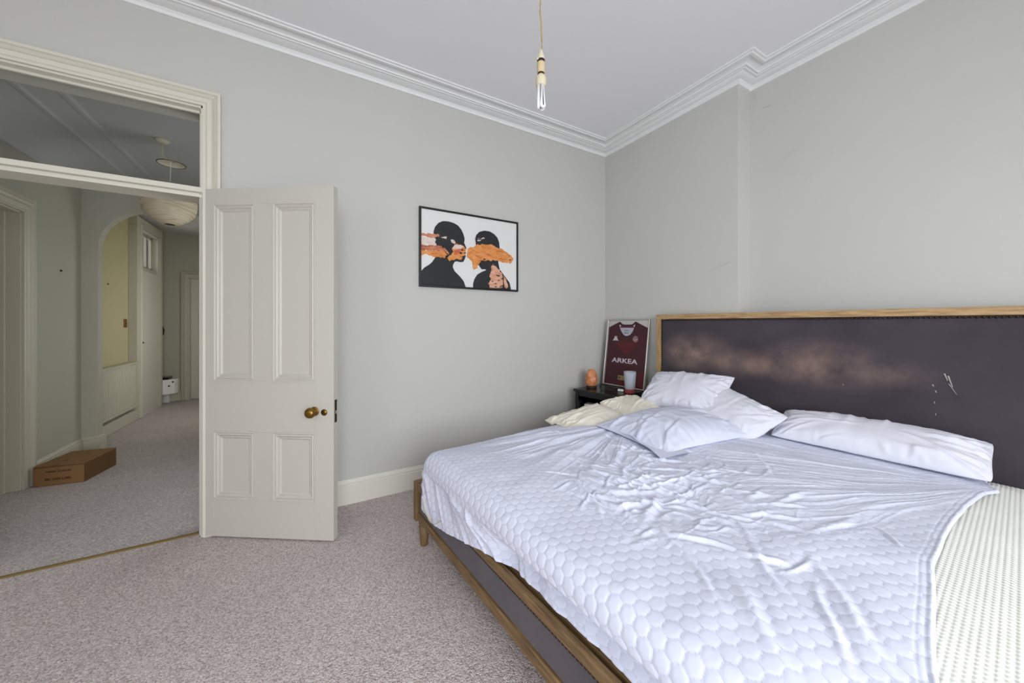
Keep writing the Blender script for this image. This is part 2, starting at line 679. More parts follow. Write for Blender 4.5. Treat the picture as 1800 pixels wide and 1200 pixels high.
# local frame: x = X - DXR, y = Y - YA, z ; room side is -y
apath = [(0, 0), (0, DTOP), (DXL - DXR, DTOP), (DXL - DXR, 0)]
struct('architrave', sweep(apath, ARCH, False, 1, lambda a, b, h: (a, -h, b)), M_TRIM, parent=fr, auto=True)
struct('architrave', sweep(apath, [(d, h * .8) for d, h in ARCH], False, 1, lambda a, b, h: (a, .2 + h, b)), M_TRIM, parent=fr, auto=True)
wd = DXL - DXR
struct('jamb_lining', J(box(-.012, 0, 0, .2, 0, DTOP), box(wd, wd + .012, 0, .2, 0, DTOP), box(wd, 0, 0, .2, DTOP - .012, DTOP),
                        box(-.026, -.012, .05, .09, 0, 2.0), box(wd + .012, wd + .026, .05, .09, 0, 2.0)), M_TRIM, parent=fr, bev=.002)
struct('transom_bar', sweep([(wd, 0), (0, 0)], [(-.004, 1.996), (-.004, 2.012), (.012, 2.014), (.012, 2.022), (-.006, 2.026), (-.006, 2.052), (.05, 2.056), (.15, 2.056), (.15, 1.996)],
                            False, -1, lambda a, b, h: (a, b, h)), M_TRIM, parent=fr, auto=True)
struct('glazing_bead', J(box(wd + .012, -.012, .04, .056, 2.056, 2.068), box(wd + .012, -.012, .04, .056, DTOP - .026, DTOP - .012),
                         box(wd + .012, wd + .024, .04, .056, 2.056, DTOP - .012), box(-.024, -.012, .04, .056, 2.056, DTOP - .012)), M_TRIM, parent=fr, bev=.002)
tg = struct('transom_pane', box(wd + .014, -.014, .056, .060, 2.058, DTOP - .014), M_TRANSOM, parent=fr)

# carpet joining strip in the doorway
struct('trim_3', prism([(-.016, 0), (.016, 0), (.009, .005), (-.009, .005)], DXL, DXR - .02, lambda a, b, h: (h, 2.80 + a, b)),
       mat('carpet_strip', '#96804f', 0.45, 0.5), 'thin brass-coloured strip across the doorway carpet')

# ------------------------------------------------------------------ bedroom door leaf
door = empty('door_1', (-.525, 2.75, 0), math.radians(-34.23))
tag(door, 'cream four-panel bedroom door standing wide open into the room', None, kind='structure')
# local: x along the leaf from the hinge, y = -into the room (visible face at y = 0), thickness behind
T = .042
DW, DZ0, DZ1 = .826, .010, 2.045
cols = [(.006, .099), (.351, .462), (.716, DW)]


def dbox(x0, x1, z0, z1, name, m=M_DOOR, bev=.0008, y0=0.0, y1=T):
    return obj(name, box(x0, x1, y0, y1, z0, z1), m, door, bev=bev)


dbox(.006, .099, DZ0, DZ1, 'stile')
dbox(.716, DW, DZ0, DZ1, 'stile')
dbox(.0993, .7157, 1.951, DZ1, 'rail')
dbox(.0993, .7157, .623, .920, 'rail')
dbox(.0993, .7157, DZ0, .229, 'rail')
dbox(.349, .462, .9203, 1.9507, 'mullion')
dbox(.349, .462, .2293, .6227, 'mullion')
PM = [(-.004, 0), (-.004, -.004), (.004, -.005), (.010, .002), (.018, -.002), (.026, .004), (.028, .008), (.034, .006), (.040, .012), (.046, .016), (.046, .02), (-.004, .02)]
for x0, x1, z0, z1 in ((.099, .349, .920, 1.951), (.462, .716, .920, 1.951), (.099, .349, .229, .623), (.462, .716, .229, .623)):
    obj('panel', box(x0 + .001, x1 - .001, .014, .028, z0 + .001, z1 - .001), M_DOOR, door)
    obj('panel_moulding', sweep([(x0, z0), (x0, z1), (x1, z1), (x1, z0)], PM, True, 1, lambda a, b, h: (a, h, b)), M_DOOR, door, auto=True)
kn = obj('door_knob', lathe([(.0, -.062), (.012, -.0615), (.022, -.058), (.028, -.050), (.030, -.042), (.028, -.034), (.021, -.027), (.013, -.022),
                             (.010, -.016), (.010, -.008), (.013, -.006), (.024, -.004), (.027, -.002), (.027, .001)], 28, (.712, 0, .750), 'y'),
         M_BRASS, door, smooth=True)
es = obj('keyhole_plate', lathe([(.0, -.003), (.013, -.003), (.0135, -.0015), (.017, -.0035), (.019, -.002), (.019, .001)], 24, (.770, 0, .745), 'y'), M_BRASS, door, smooth=True)
obj('keyhole', J(lathe([(.0, -.0042), (.0045, -.0042), (.0045, -.001)], 12, (.770, 0, .749), 'y'),
                 prism([(-.002, 0), (.002, 0), (.004, -.013), (-.004, -.013)], -.0042, -.001, lambda a, b, h: (.770 + a, h, .748 + b))), M_DARK, es)
lk = obj('lock_plate', box(DW - .001, DW + .0015, .010, .032, .685, .815), M_BRASSD, door, bev=.0005)
obj('latch_bolt', prism([(0, 0), (.012, 0), (.003, .014), (0, .014)], .735, .755, lambda a, b, h: (DW + a, .014 + b, h)), M_STEEL, lk)
for z in (.25, 1.80):
    obj('hinge', J(lathe([(.006, z), (.006, z + .09)], 10, (-.003, .040, 0)), box(-.003, .006, .012, .040, z, z + .09)), M_DOOR, door)

# ------------------------------------------------------------------ hall and corridor beyond the doorway
D2Y0, D2Y1, D2Z = 3.30, 4.20, 2.10
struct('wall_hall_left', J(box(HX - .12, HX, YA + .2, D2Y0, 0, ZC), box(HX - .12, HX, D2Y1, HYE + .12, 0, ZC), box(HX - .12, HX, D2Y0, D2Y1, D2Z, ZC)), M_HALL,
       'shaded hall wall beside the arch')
# arch wall: pier, and the soffit curve
arc = []
AX0, AX1, AZ = -1.71, -0.5, 1.97
ac, aw, ah = (AX0 + AX1) / 2, (AX1 - AX0) / 2, .475
for i in range(33):
    t = math.pi * i / 32
    cx, sx = math.cos(t), math.sin(t)
    arc.append((ac - aw * math.copysign(abs(cx) ** (2 / 2.3), cx), AZ + ah * abs(sx) ** (2 / 2.3)))
poly = [(HX, 0), (AX0, 0)] + arc + [(AX1, 0), (.3, 0), (.3, ZC), (HX, ZC)]


def ypl(a, b, h):
    return (a, h, b)


nA = len(arc)
V, F = [], []
for (a, b) in arc:
    for y in (HYE, HYE + .1):
        V += [(a, y, b), (a, y, ZC)]
for i in range(nA - 1):
    k = i * 4
    F += [(k, k + 4, k + 5, k + 1), (k + 2, k + 3, k + 7, k + 6), (k, k + 2, k + 6, k + 4), (k + 1, k + 5, k + 7, k + 3)]
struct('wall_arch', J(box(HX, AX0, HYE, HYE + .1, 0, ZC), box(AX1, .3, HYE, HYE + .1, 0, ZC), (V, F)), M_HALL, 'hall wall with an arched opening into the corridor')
struct('wall_hall_right', J(box(.3, .4, YA + .2, 3.25, 0, ZC), box(.3, .4, 4.25, HYE + .1, 0, ZC), box(.3, .4, 3.25, 4.25, 0, .5), box(.3, .4, 3.25, 4.25, 2.2, ZC)), M_HALL, 'hall wall hidden behind the open door')  # unseen opening added to pass the extra hall light
GY0, GY1 = 5.75, 6.85
struct('wall_corridor_right', J(box(CXR, CXR + .1, HYE + .1, GY0, 0, ZC), box(CXR, CXR + .1, GY1, CYE + .1, 0, ZC),
                                box(CXR, CXR + .1, GY0, GY1, 0, .5), box(CXR, CXR + .1, GY0, GY1, 2.1, ZC)), M_HALL, 'corridor wall with a window, hidden by the open door')
D3Y0, D3Y1 = 6.69, 7.40
struct('wall_corridor_left', J(box(CXL - .1, CXL, HYE + .1, D3Y0, 0, ZC), box(CXL - .1, CXL, D3Y1, CYE + .1, 0, ZC), box(CXL - .1, CXL, D3Y0, D3Y1, 2.56, ZC)), M_CORR,
       'yellowish glossy corridor wall above the panelled radiator cover')
FX0, FX1 = -1.62, -0.8
struct('wall_corridor_end', J(box(CXL - .1, FX0, CYE, CYE + .1, 0, ZC), box(FX1, CXR + .1, CYE, CYE + .1, 0, ZC), box(FX0, FX1, CYE, CYE + .1, 2.03, ZC)), M_HALL,
       'far end wall of the corridor')
HC = [(0, -.20), (.02, -.20), (.026, -.17), (.06, -.13), (.13, -.08), (.22, -.05), (.30, -.036), (.31, -.046), (.335, -.046), (.345, -.03), (.42, -.016), (.48, -.012), (.49, -.022), (.515, -.022), (.525, .002), (0, .002)]
struct('trim_4', sweep([(HX, YA + .2), (HX, HYE)], HC, False, 1, lambda a, b, h: (a, b, ZH + h)), M_CEILH, 'plaster cornice of the hall seen through the transom', auto=True)
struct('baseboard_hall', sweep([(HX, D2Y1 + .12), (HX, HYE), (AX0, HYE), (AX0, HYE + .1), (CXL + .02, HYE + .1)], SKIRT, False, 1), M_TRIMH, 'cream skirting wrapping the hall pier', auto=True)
struct('baseboard_end', sweep([(CXL, CYE), (FX0 - .09, CYE)], SKIRT, False, 1), M_TRIMH, 'cream skirting at the corridor end', auto=True)

# left hall door: moulded frame with a painted door inside
d2 = empty('door_2', (HX, D2Y0, 0))
tag(d2, 'closed painted door in a deep moulded frame at the left of the hall', None, kind='structure')
L2 = D2Y1 - D2Y0
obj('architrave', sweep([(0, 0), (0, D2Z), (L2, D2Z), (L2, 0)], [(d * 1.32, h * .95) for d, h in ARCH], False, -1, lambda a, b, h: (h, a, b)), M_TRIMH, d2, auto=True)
obj('jamb_lining', J(box(-.12, 0, L2 - .012, L2, 0, D2Z), box(-.12, 0, 0, .012, 0, D2Z), box(-.12, 0, 0, L2, D2Z - .012, D2Z),
                     box(-.10, -.07, L2 - .03, L2 - .012, 0, D2Z - .012)), M_TRIMH, d2, bev=.002)
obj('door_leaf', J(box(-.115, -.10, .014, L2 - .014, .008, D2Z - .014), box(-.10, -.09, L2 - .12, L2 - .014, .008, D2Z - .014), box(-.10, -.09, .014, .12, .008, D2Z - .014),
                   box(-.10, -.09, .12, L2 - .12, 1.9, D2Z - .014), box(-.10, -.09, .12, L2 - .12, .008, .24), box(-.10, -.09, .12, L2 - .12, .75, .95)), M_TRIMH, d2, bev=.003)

# corridor door with its transom window
d3 = empty('door_3', (CXL, D3Y0, 0))
tag(d3, 'plain flush corridor door under a bright transom window', None, kind='structure')
W3 = D3Y1 - D3Y0
obj('frame_casing', J(box(0, .085, -.13, -.0005, 0, 2.559), box(0, .085, W3 + .0005, W3 + .16, 0, 2.559), box(0, .085, -.13, W3 + .16, 2.56, 2.69)), M_TRIMH, d3, bev=.004)
obj('frame_bead', sweep([(0, 0), (0, 2.56), (W3, 2.56), (W3, 0)], [(0, .078), (0, .10), (.02, .105), (.035, .095), (.05, .10), (.06, .078)], False, -1, lambda a, b, h: (h, a, b)), M_TRIMH, d3, auto=True)
obj('jamb_lining', J(box(-.1, .08, -.001, .02, 0, 2.56), box(-.1, .08, W3 - .02, W3 + .001, 0, 2.56), box(-.1, .08, 0, W3, 2.54, 2.56), box(-.1, .06, .02, W3 - .02, 2.0, 2.04)), M_TRIMH, d3, bev=.002)
lf = obj('door_leaf', box(.030, .068, .022, W3 - .022, .012, 1.995), M_DOOR2, d3, bev=.003)
obj('small_knob', lathe([(.0, .03), (.009, .028), (.012, .02), (.009, .012), (.006, .008), (.006, 0)], 12, (.068, .06, 1.0), 'x'), M_BRASSD, lf, smooth=True)
for z in (.3, 1.65):
    obj('hinge', box(.066, .074, W3 - .03, W3 - .018, z, z + .09), M_TRIMH, lf)
obj('transom_sash', J(box(-.03, .01, .02, .06, 2.04, 2.54), box(-.03, .01, W3 - .06, W3 - .02, 2.04, 2.54), box(-.03, .01, .02, W3 - .02, 2.04, 2.08),
                      box(-.03, .01, .02, W3 - .02, 2.50, 2.54), box(-.03, .01, .46, .49, 2.04, 2.54)), M_TRIMH, d3, bev=.002)
obj('transom_pane', box(-.012, -.008, .05, W3 - .05, 2.07, 2.51), M_GLASS, d3)

# door frame at the corridor end
d4 = empty('door_4', (FX0, CYE, 0))
tag(d4, 'moulded frame of a doorway at the far end of the corridor', None, kind='structure')
W4 = FX1 - FX0
obj('architrave', sweep([(0, 0), (0, 2.03), (W4, 2.03), (W4, 0)], ARCH, False, -1, lambda a, b, h: (a, -h, b)), M_TRIMH, d4, auto=True)
obj('door_leaf', J(box(.015, W4 - .015, .06, .095, .0, 2.014), box(.12, W4 - .12, .055, .06, .24, .72), box(.12, W4 - .12, .055, .06, .95, 1.9)), M_DOOR2, d4, bev=.002)
obj('jamb_lining', J(box(0, .015, 0, .1, 0, 2.03), box(W4 - .015, W4, 0, .1, 0, 2.03), box(0, W4, 0, .1, 2.015, 2.03)), M_TRIMH, d4)

# panelled radiator cover along the corridor wall
rc = empty('radiator_cover', (CXL, 5.17, 0))
tag(rc, 'low cream radiator cover with beaded boards under the yellowish corridor wall', 'radiator cover')
RL = 6.555 - 5.17
obj('cover_shelf', box(0, .105, 0, RL, .742, .765), M_TRIMH, rc, bev=.006)
obj('cover_rail', box(.05, .092, 0, RL, .722, .742), M_TRIMH, rc, bev=.004)
obj('cover_rail', box(.05, .098, 0, RL, .175, .205), M_TRIMH, rc, bev=.006)
obj('cover_back', box(.0, .066, 0, RL, .205, .722), M_TRIMH, rc)
nb = 26
bw = RL / nb
bm_ = mesh('beaded_board', *prism([(.002, 0), (bw - .008, 0), (bw - .008, .011), (bw - .014, .014), (.008, .014), (.002, .010)], .205, .722, lambda a, b, h: (.066 + b, a, h)))
fix_normals(bm_)
bm_.materials.append(M_TRIMH)
for i in range(nb):
    b_ = bpy.data.objects.new('beaded_board', bm_)
    scene.collection.objects.link(b_)
    b_.parent = rc
    b_.location = (0, i * bw, 0)
obj('cover_plinth', J(box(0, .078, 0, RL, 0, .125), box(0, .084, 0, RL, .125, .135)), M_TRIMH, rc, bev=.004)
obj('cover_end', box(0, .09, RL - .03, RL, 0, .742), M_TRIMH, rc, bev=.003)

# light switch, intercom, white appliance
sw = empty('light_switch', (CXL, 6.46, 1.265))
tag(sw, 'small brass light switch on the corridor wall above the radiator cover', 'light switch')
obj('switch_plate', box(0, .008, -.045, .045, -.055, .055), M_BRASS, sw, bev=.003)
obj('toggle', box(.008, .022, -.006, .006, -.008, .016), M_BRASS, sw, bev=.002)
ic = empty('intercom_phone', (CXL, 7.70, 1.23))
tag(ic, 'wall intercom handset beside the far end of the corridor door', 'intercom')
obj('back_plate', box(0, .03, -.05, .05, -.13, .15), M_TAN, ic, bev=.006)
obj('screen', box(.03, .034, -.03, .03, 0.01, .13), M_DARK, ic, bev=.002)
obj('handset', tube([(.035, -.03, -.02), (.05, -.035, -.07), (.045, -.02, -.14), (.045, .02, -.14), (.05, .035, -.07), (.035, .03, -.02)], .016, 8), M_DARK, ic, smooth=True)
ap = empty('wall_heater', (-1.93, CYE, 0.13))
tag(ap, 'small white boxy appliance with a black top low on the corridor end wall', 'appliance')
obj('casing', prism([(0, -.02), (0, -.26), (.06, -.30), (.19, -.22), (.21, -.16), (.21, -.02)], .02, .25, lambda a, b, h: (a, b, h)), M_WHITE, ap, bev=.008)
obj('top_grille', box(.01, .12, -.25, -.03, .25, .285), M_BLACK, ap, bev=.004)
for dx_, dy_, dz_ in ((.17, -.235, .21), (.13, -.26, .15)):
    obj('control_dial', lathe([(.0, -.012), (.011, -.012), (.013, 0)], 12, (dx_, dy_, dz_), 'y'), M_BRASSD, ap)
obj('pipe_casing', box(.0, .10, -.12, -.02, -.13, .02), M_WHITE, ap, bev=.003)
for k, (x, y, z) in enumerate(((HX, 4.70, 1.72), (CXL, 5.98, 1.72))):
    nl = obj('wall_nail', lathe([(.007, 0), (.008, .01), (.0, .014)], 8, (x, y, z), 'x'), M_DARK)
    tag(nl, ['small dark nail in the shaded hall wall left of the arch', 'small dark nail in the yellowish corridor wall seen through the arch'][k], 'nail')

# hall ceiling light and paper lantern
pl = empty('paper_lantern', (-.955, 3.945, 0))
tag(pl, 'round crinkled paper lantern hanging from the hall ceiling beyond the doorway', 'lantern')
m_lan = mat('rice_paper', '#d2c4aa', 0.8)
obj('ceiling_rose', lathe([(0, -.026), (.02, -.025), (.042, -.016), (.046, 0)], 24, (-.015, -.02, ZH)), M_CREAMPL, pl, smooth=True)
obj('stem', tube([(-.015, -.02, ZH - .02), (-.013, -.02, 2.62), (.0, -.01, 2.60), (.01, .0, 2.585)], .0045, 8), M_CREAMPL, pl, smooth=True)
cr_ = obj('carrier_dish', lathe([(.088, -.012), (.09, -.008), (.07, .004), (.03, .010), (0, .011), (0, .008), (.03, .006), (.068, .001), (.086, -.012)], 32, (.035, -.0, 2.575), cap=False), M_CREAMPL, pl, smooth=True)
obj('carrier_rim', lathe([(.086, -.013), (.091, -.014), (.092, -.009), (.088, -.007), (.086, -.013)], 32, (.035, 0, 2.575), cap=False), M_BRASSD, cr_, smooth=True)
LZ, LRR = 2.243, .172
n_r = 22
prof = []
for i in range(n_r * 4 + 1):
    t = math.pi * (0.06 + 0.88 * i / (n_r * 4))
    rr = LRR * (1 + .012 * math.cos(i / 4 * 2 * math.pi))
    prof.append((rr * math.sin(t), -rr * math.cos(t)))
Vl, Fl = lathe(prof, 64, cap=False)
Vl = np.array(Vl)
ang = np.arctan2(Vl[:, 1], Vl[:, 0])
kk = 1 + .06 * fbm(np.cos(ang) * 2.2 + 20, Vl[:, 2] * 16 + np.sin(ang) * 2.2 + 20, 3)
Vl[:, 0] *= kk
Vl[:, 1] *= kk
Vl += np.array((.02, .02, LZ))
ps = obj('paper_shade', (Vl, Fl), m_lan, pl, smooth=True)
m_wire = mat('lantern_wire', '#b3a58c', 0.7)
for i in range(1, 13):
    t = math.pi * (0.06 + 0.88 * i / 13)
    q = LRR * 1.02
    obj('wire_rib', tube([(.02 + q * math.sin(t) * math.cos(a), .02 + q * math.sin(t) * math.sin(a), LZ - q * math.cos(t) + .016 * math.sin(a * 2 + i)) for a in np.linspace(0, 2 * math.pi, 33)], .0014, 5), m_wire, ps)
obj('cord', tube([(.03, .005, 2.58), (.02, .02, LZ + .10)], .0025, 6), M_WHITE, pl)

# cardboard box on the hall carpet
cbx = empty('cardboard_box', (-1.775, 4.225, 0), math.radians(-10))
tag(cbx, 'brown cardboard box on the hall carpet below the pier', 'box')
m_card = mat('cardboard', '#8a6740', 0.85)
v_ = coords(m_card, 'Object', (1, 1, 30))
bump(m_card, noise(m_card, v_, 6, 2), .08, .002)
bwx, bwy, bh = .29, .37, .155
obj('carton', J(box(0, bwx, 0, bwy, 0, bh - .004), box(0, .003, 0, bwy, 0, bh), box(bwx - .003, bwx, 0, bwy, 0, bh)), m_card, cbx, bev=.002)
obj('flap', box(.003, bwx - .001, -.003, bwy / 2 - .001, bh - .003, bh), m_card, cbx, bev=.001)
obj('flap', box(.003, bwx - .001, bwy / 2 + .001, bwy, bh - .003, bh), m_card, cbx, bev=.001)
obj('flap_seam', box(.003, bwx - .003, -.0036, -.001, bh - .012, bh - .0095), M_DARK, cbx)
obj('hand_slot', box(.10, .135, .10, .112, bh, bh + .0006), M_DARK, cbx)
obj('hand_slot', box(.105, .14, -.0045, .004, bh - .001, bh + .0006), M_DARK, cbx)


def text_mesh(body, size, spacing=1.0):
    cu = bpy.data.curves.new('lettering', 'FONT')
    cu.body = body
    cu.size = size
    cu.space_character = spacing
    cu.align_x = 'LEFT'
    cu.extrude = 0.0004
    cu.offset = 0.016
    tmp = bpy.data.objects.new('tmp_text', cu)
    scene.collection.objects.link(tmp)
    dg = bpy.context.evaluated_depsgraph_get()
    me = bpy.data.meshes.new_from_object(tmp.evaluated_get(dg))
    bpy.data.objects.remove(tmp)
    return me


def text(name, body, width, height, m, parent, loc, rot, spacing=1.0, bold=0.0):
    me = text_mesh(body, 1.0, spacing)
    n = len(me.vertices)
    co = np.empty(n * 3, np.float32)
    me.vertices.foreach_get('co', co)
    co = co.reshape(-1, 3)
    mn, mx = co.min(0), co.max(0)
    co[:, 0] = (co[:, 0] - mn[0]) / (mx[0] - mn[0]) * width
    co[:, 1] = (co[:, 1] - mn[1]) / (mx[1] - mn[1]) * height
    co[:, 2] = (co[:, 2] - mn[2]) / max(mx[2] - mn[2], 1e-9) * .0006
    me.vertices.foreach_set('co', co.ravel())
    me.update()
    o = obj(name, me, m, parent)
    o.location = loc
    o.rotation_euler = rot
    return o


R90 = (math.pi / 2, 0, 0)
M_BOXINK = mat('box_ink', '#2c1a0c', 0.8)
text('lettering', 'TURNEY LE HOUSE', .145, .013, M_BOXINK, cbx, (.068, -.0004, .100), R90)
text('lettering', 'BEC LIVER LABEL', .150, .016, M_BOXINK, cbx, (.066, -.0004, .040), R90)
obj('printed_mark', box(.133, .141, -.0008, 0, .121, .125), M_BOXINK, cbx)

# ------------------------------------------------------------------ framed print on the door wall
pic = empty('framed_print', (.776, YA, 1.541))
tag(pic, 'black-framed print of two dark silhouetted heads with orange brushstrokes on the wall', 'picture')
PW, PH = .884, .616
obj('backing_board', box(.01, PW - .01, -.018, -.002, .01, PH - .01), M_PAPER, pic)
fp = [(0, 0), (0, PH), (PW, PH), (PW, 0)]
obj('frame', sweep(fp, [(0, .002), (0, .026), (.003, .028), (.013, .028), (.015, .025), (.015, .002)], True, 1, lambda a, b, h: (a, -h, b)), M_BLACKF, pic)
ART = {
'left_figure':[(0.015,0.013),(0.015,0.119),(0.04,0.148),(0.076,0.172),(0.101,0.195),(0.126,0.233),(0.137,0.248),(0.144,0.284),(0.13,0.339),(0.117,0.38),(0.112,0.421),(0.114,0.443),(0.126,0.476),(0.152,0.508),(0.189,0.528),(0.234,0.532),(0.279,0.526),(0.318,0.51),(0.345,0.481),(0.361,0.453),(0.373,0.418),(0.374,0.396),(0.369,0.377),(0.382,0.353),(0.39,0.332),(0.377,0.301),(0.382,0.272),(0.379,0.253),(0.365,0.222),(0.341,0.215),(0.302,0.219),(0.287,0.212),(0.275,0.189),(0.272,0.17),(0.287,0.139),(0.333,0.099),(0.365,0.064),(0.385,0.013)],
'A':[(0.015,0.409),(0.065,0.417),(0.159,0.417),(0.153,0.398),(0.079,0.382),(0.015,0.392)],
'Apale':[(0.015,0.382),(0.104,0.387),(0.137,0.379),(0.117,0.348),(0.137,0.331),(0.015,0.323)],
'B':[(0.015,0.323),(0.152,0.331),(0.211,0.319),(0.23,0.289),(0.094,0.282),(0.015,0.283)],
'C':[(0.015,0.285),(0.137,0.287),(0.234,0.29),(0.241,0.265),(0.2,0.24),(0.108,0.237),(0.044,0.253),(0.015,0.236)],
'M':[(0.264,0.325),(0.279,0.349),(0.333,0.358),(0.365,0.351),(0.385,0.324),(0.381,0.279),(0.357,0.262),(0.345,0.235),(0.302,0.242),(0.256,0.212),(0.234,0.221),(0.222,0.249),(0.256,0.267),(0.279,0.298),(0.268,0.318)],
'Mpale':[(0.268,0.326),(0.287,0.351),(0.341,0.357),(0.366,0.344),(0.333,0.322),(0.275,0.316)],
'Mred':[(0.281,0.311),(0.333,0.324),(0.343,0.29),(0.279,0.269)],
'eye':[(0.119,0.352),(0.144,0.383),(0.196,0.393),(0.222,0.378),(0.215,0.349),(0.174,0.33),(0.137,0.333)],
'spk1':[(0.17,0.4),(0.2,0.413),(0.224,0.4),(0.218,0.381),(0.196,0.393)],
'spk2':[(0.256,0.386),(0.275,0.39),(0.291,0.368),(0.283,0.36),(0.264,0.372)],
'right_figure':[(0.449,0.013),(0.449,0.047),(0.461,0.085),(0.486,0.124),(0.528,0.15),(0.57,0.168),(0.561,0.175),(0.528,0.172),(0.515,0.186),(0.498,0.208),(0.503,0.231),(0.478,0.318),(0.474,0.378),(0.468,0.422),(0.478,0.454),(0.507,0.484),(0.553,0.5),(0.604,0.5),(0.647,0.483),(0.678,0.456),(0.695,0.419),(0.7,0.373),(0.691,0.294),(0.686,0.247),(0.7,0.186),(0.753,0.127),(0.799,0.075),(0.815,0.013)],
'R':[(0.393,0.339),(0.461,0.354),(0.478,0.371),(0.553,0.386),(0.638,0.389),(0.664,0.373),(0.709,0.366),(0.753,0.347),(0.78,0.334),(0.826,0.307),(0.835,0.284),(0.822,0.259),(0.799,0.245),(0.735,0.247),(0.682,0.258),(0.595,0.254),(0.528,0.237),(0.494,0.207),(0.486,0.169),(0.474,0.176),(0.457,0.156),(0.445,0.196),(0.437,0.236),(0.405,0.252),(0.393,0.28),(0.397,0.31)],
'L':[(0.63,0.234),(0.656,0.213),(0.7,0.178),(0.726,0.141),(0.726,0.102),(0.735,0.063),(0.726,0.031),(0.709,0.023),(0.604,0.021),(0.595,0.055),(0.612,0.094),(0.604,0.132),(0.617,0.172)],
'L2':[(0.735,0.142),(0.767,0.097),(0.78,0.042),(0.767,0.022),(0.744,0.04),(0.749,0.08)],
'd1':[(0.49,0.431),(0.528,0.431),(0.553,0.44),(0.554,0.435),(0.528,0.426),(0.492,0.425)],
'd2':[(0.49,0.414),(0.519,0.417),(0.519,0.41),(0.492,0.406)],
}


def rough_poly(P, amp, sub, seed):
    out = []
    r = np.random.RandomState(seed)
    for i in range(len(P)):
        a = np.array(P[i])
        b = np.array(P[(i + 1) % len(P)])
        L = np.hypot(*(b - a))
        k = max(1, int(L / sub))
        for j in range(k):
            p = a + (b - a) * j / k
            if amp and .03 < p[0] < PW - .03 and p[1] > .03:
                p = p + r.randn(2) * amp
            out.append((float(p[0]), float(np.clip(p[1], .013, PH - .016))))
    return out


def paint(name, keys, m, lev, amp=.004, sub=.012):
    for i, k in enumerate(keys):
        obj(name, prism(rough_poly(ART[k], amp, sub, 11 + i), .018, .018 + .0004 * lev, lambda a, b, h: (a, -h, b)), m, pic)


paint('black_figure', ['left_figure'], M_INK, 1, 0, .05)
paint('black_figure', ['right_figure'], M_INK, 1, 0, .05)
paint('rust_brushstroke', ['A', 'B'], M_RUST, 2)
paint('blush_brushstroke', ['Apale', 'spk1', 'spk2'], M_BLUSH, 3)
paint('orange_brushstroke', ['C', 'M'], M_ORANGE, 3)
paint('orange_brushstroke', ['R'], M_ORANGE, 2)
paint('peach_brushstroke', ['L', 'L2'], M_PEACH, 2)
paint('blush_brushstroke', ['Mpale', 'd1', 'd2'], M_BLUSH, 4, .002)
paint('red_brushstroke', ['Mred'], M_REDORANGE, 5)
paint('eye_patch', ['eye'], M_INK, 4)
# dark flecks through the strokes
r = np.random.RandomState(5)
fl = []
for (x0, x1, z0, z1, n) in ((.20, .25, .24, .29, 6), (.34, .385, .25, .33, 8), (.62, .73, .03, .15, 12), (.50, .56, .20, .26, 6), (.74, .82, .25, .28, 4)):
    for i in range(n):
        cx, cz = r.uniform(x0, x1), r.uniform(z0, z1)
        s = r.uniform(.004, .011)
        fl.append(prism([(cx - s * 1.5, cz), (cx - .3 * s, cz + s * r.uniform(.4, .8)), (cx + s * 1.4, cz + .2 * s), (cx + .3 * s, cz - s * .6)], .018, .0208, lambda a, b, h: (a, -h, b)))
obj('ink_fleck', J(*fl), M_INK, pic)['kind'] = 'stuff'
obj('glass', box(.014, PW - .014, -.0235, -.0225, .014, PH - .014), M_GLASS, pic)

# ------------------------------------------------------------------ pendant lamp
pd = empty('pendant_lamp', (.922, 1.313, 0))
tag(pd, 'bare energy-saving bulb hanging from the bedroom ceiling on a yellowed cord', 'pendant lamp')
obj('cord', tube([(.003 * math.sin(z * 23) + .0015 * math.sin(z * 61), .002 * math.sin(z * 17), z) for z in np.linspace(2.47, ZC - .02, 26)], .0028, 8), M_CORD, pd, smooth=True)
obj('ceiling_rose', lathe([(0, ZC - .03), (.03, ZC - .028), (.045, ZC - .012), (.045, ZC)], 24), M_CREAMPL, pd, smooth=True)
hl = obj('lamp_holder', lathe([(.003, 2.478), (.006, 2.474), (.012, 2.455), (.0165, 2.44), (.0165, 2.432)], 20), M_CREAMPL, pd, smooth=True)
obj('holder_ring', lathe([(.0145, 2.432), (.0170, 2.430), (.0172, 2.422), (.0150, 2.418)], 20), M_DARK, hl, smooth=True)
obj('holder_lever', box(-.024, -.014, -.004, .004, 2.425, 2.434), M_CREAMPL, hl, bev=.001)
obj('holder_skirt', lathe([(.0160, 2.419), (.0180, 2.417), (.0180, 2.385), (.0165, 2.378), (.0165, 2.372)], 20), M_TAN, hl, smooth=True)
bl = obj('bulb_base', lathe([(.013, 2.376), (.0135, 2.364), (.0155, 2.362), (.022, 2.352), (.0235, 2.345), (.0235, 2.318), (.021, 2.312), (.0, 2.312)], 24), M_CREAMPL, pd, smooth=True)
obj('bulb_collar', lathe([(.0135, 2.378), (.0145, 2.376), (.0145, 2.364), (.013, 2.362)], 20), M_BRASSD, bl, smooth=True)
m_tube = mat('bulb_tube', '#f1f1f0', 0.3)
for k in range(3):
    a = math.radians(35 + 120 * k)
    c, s = math.cos(a), math.sin(a)
    ox, oy = .0125 * c, .0125 * s
    tx, ty = -s * .0075, c * .0075
    zt, zb = 2.316, 2.222
    arcp = [(ox + tx * math.cos(t), oy + ty * math.cos(t), zb - .0062 * math.sin(t) * 0.8) for t in np.linspace(0, math.pi, 9)]
    pth = [(ox + tx, oy + ty, zt)] + arcp + [(ox - tx, oy - ty, zt)]
    obj('bulb_tube', tube(pth, .0072, 10), m_tube, bl, smooth=True)

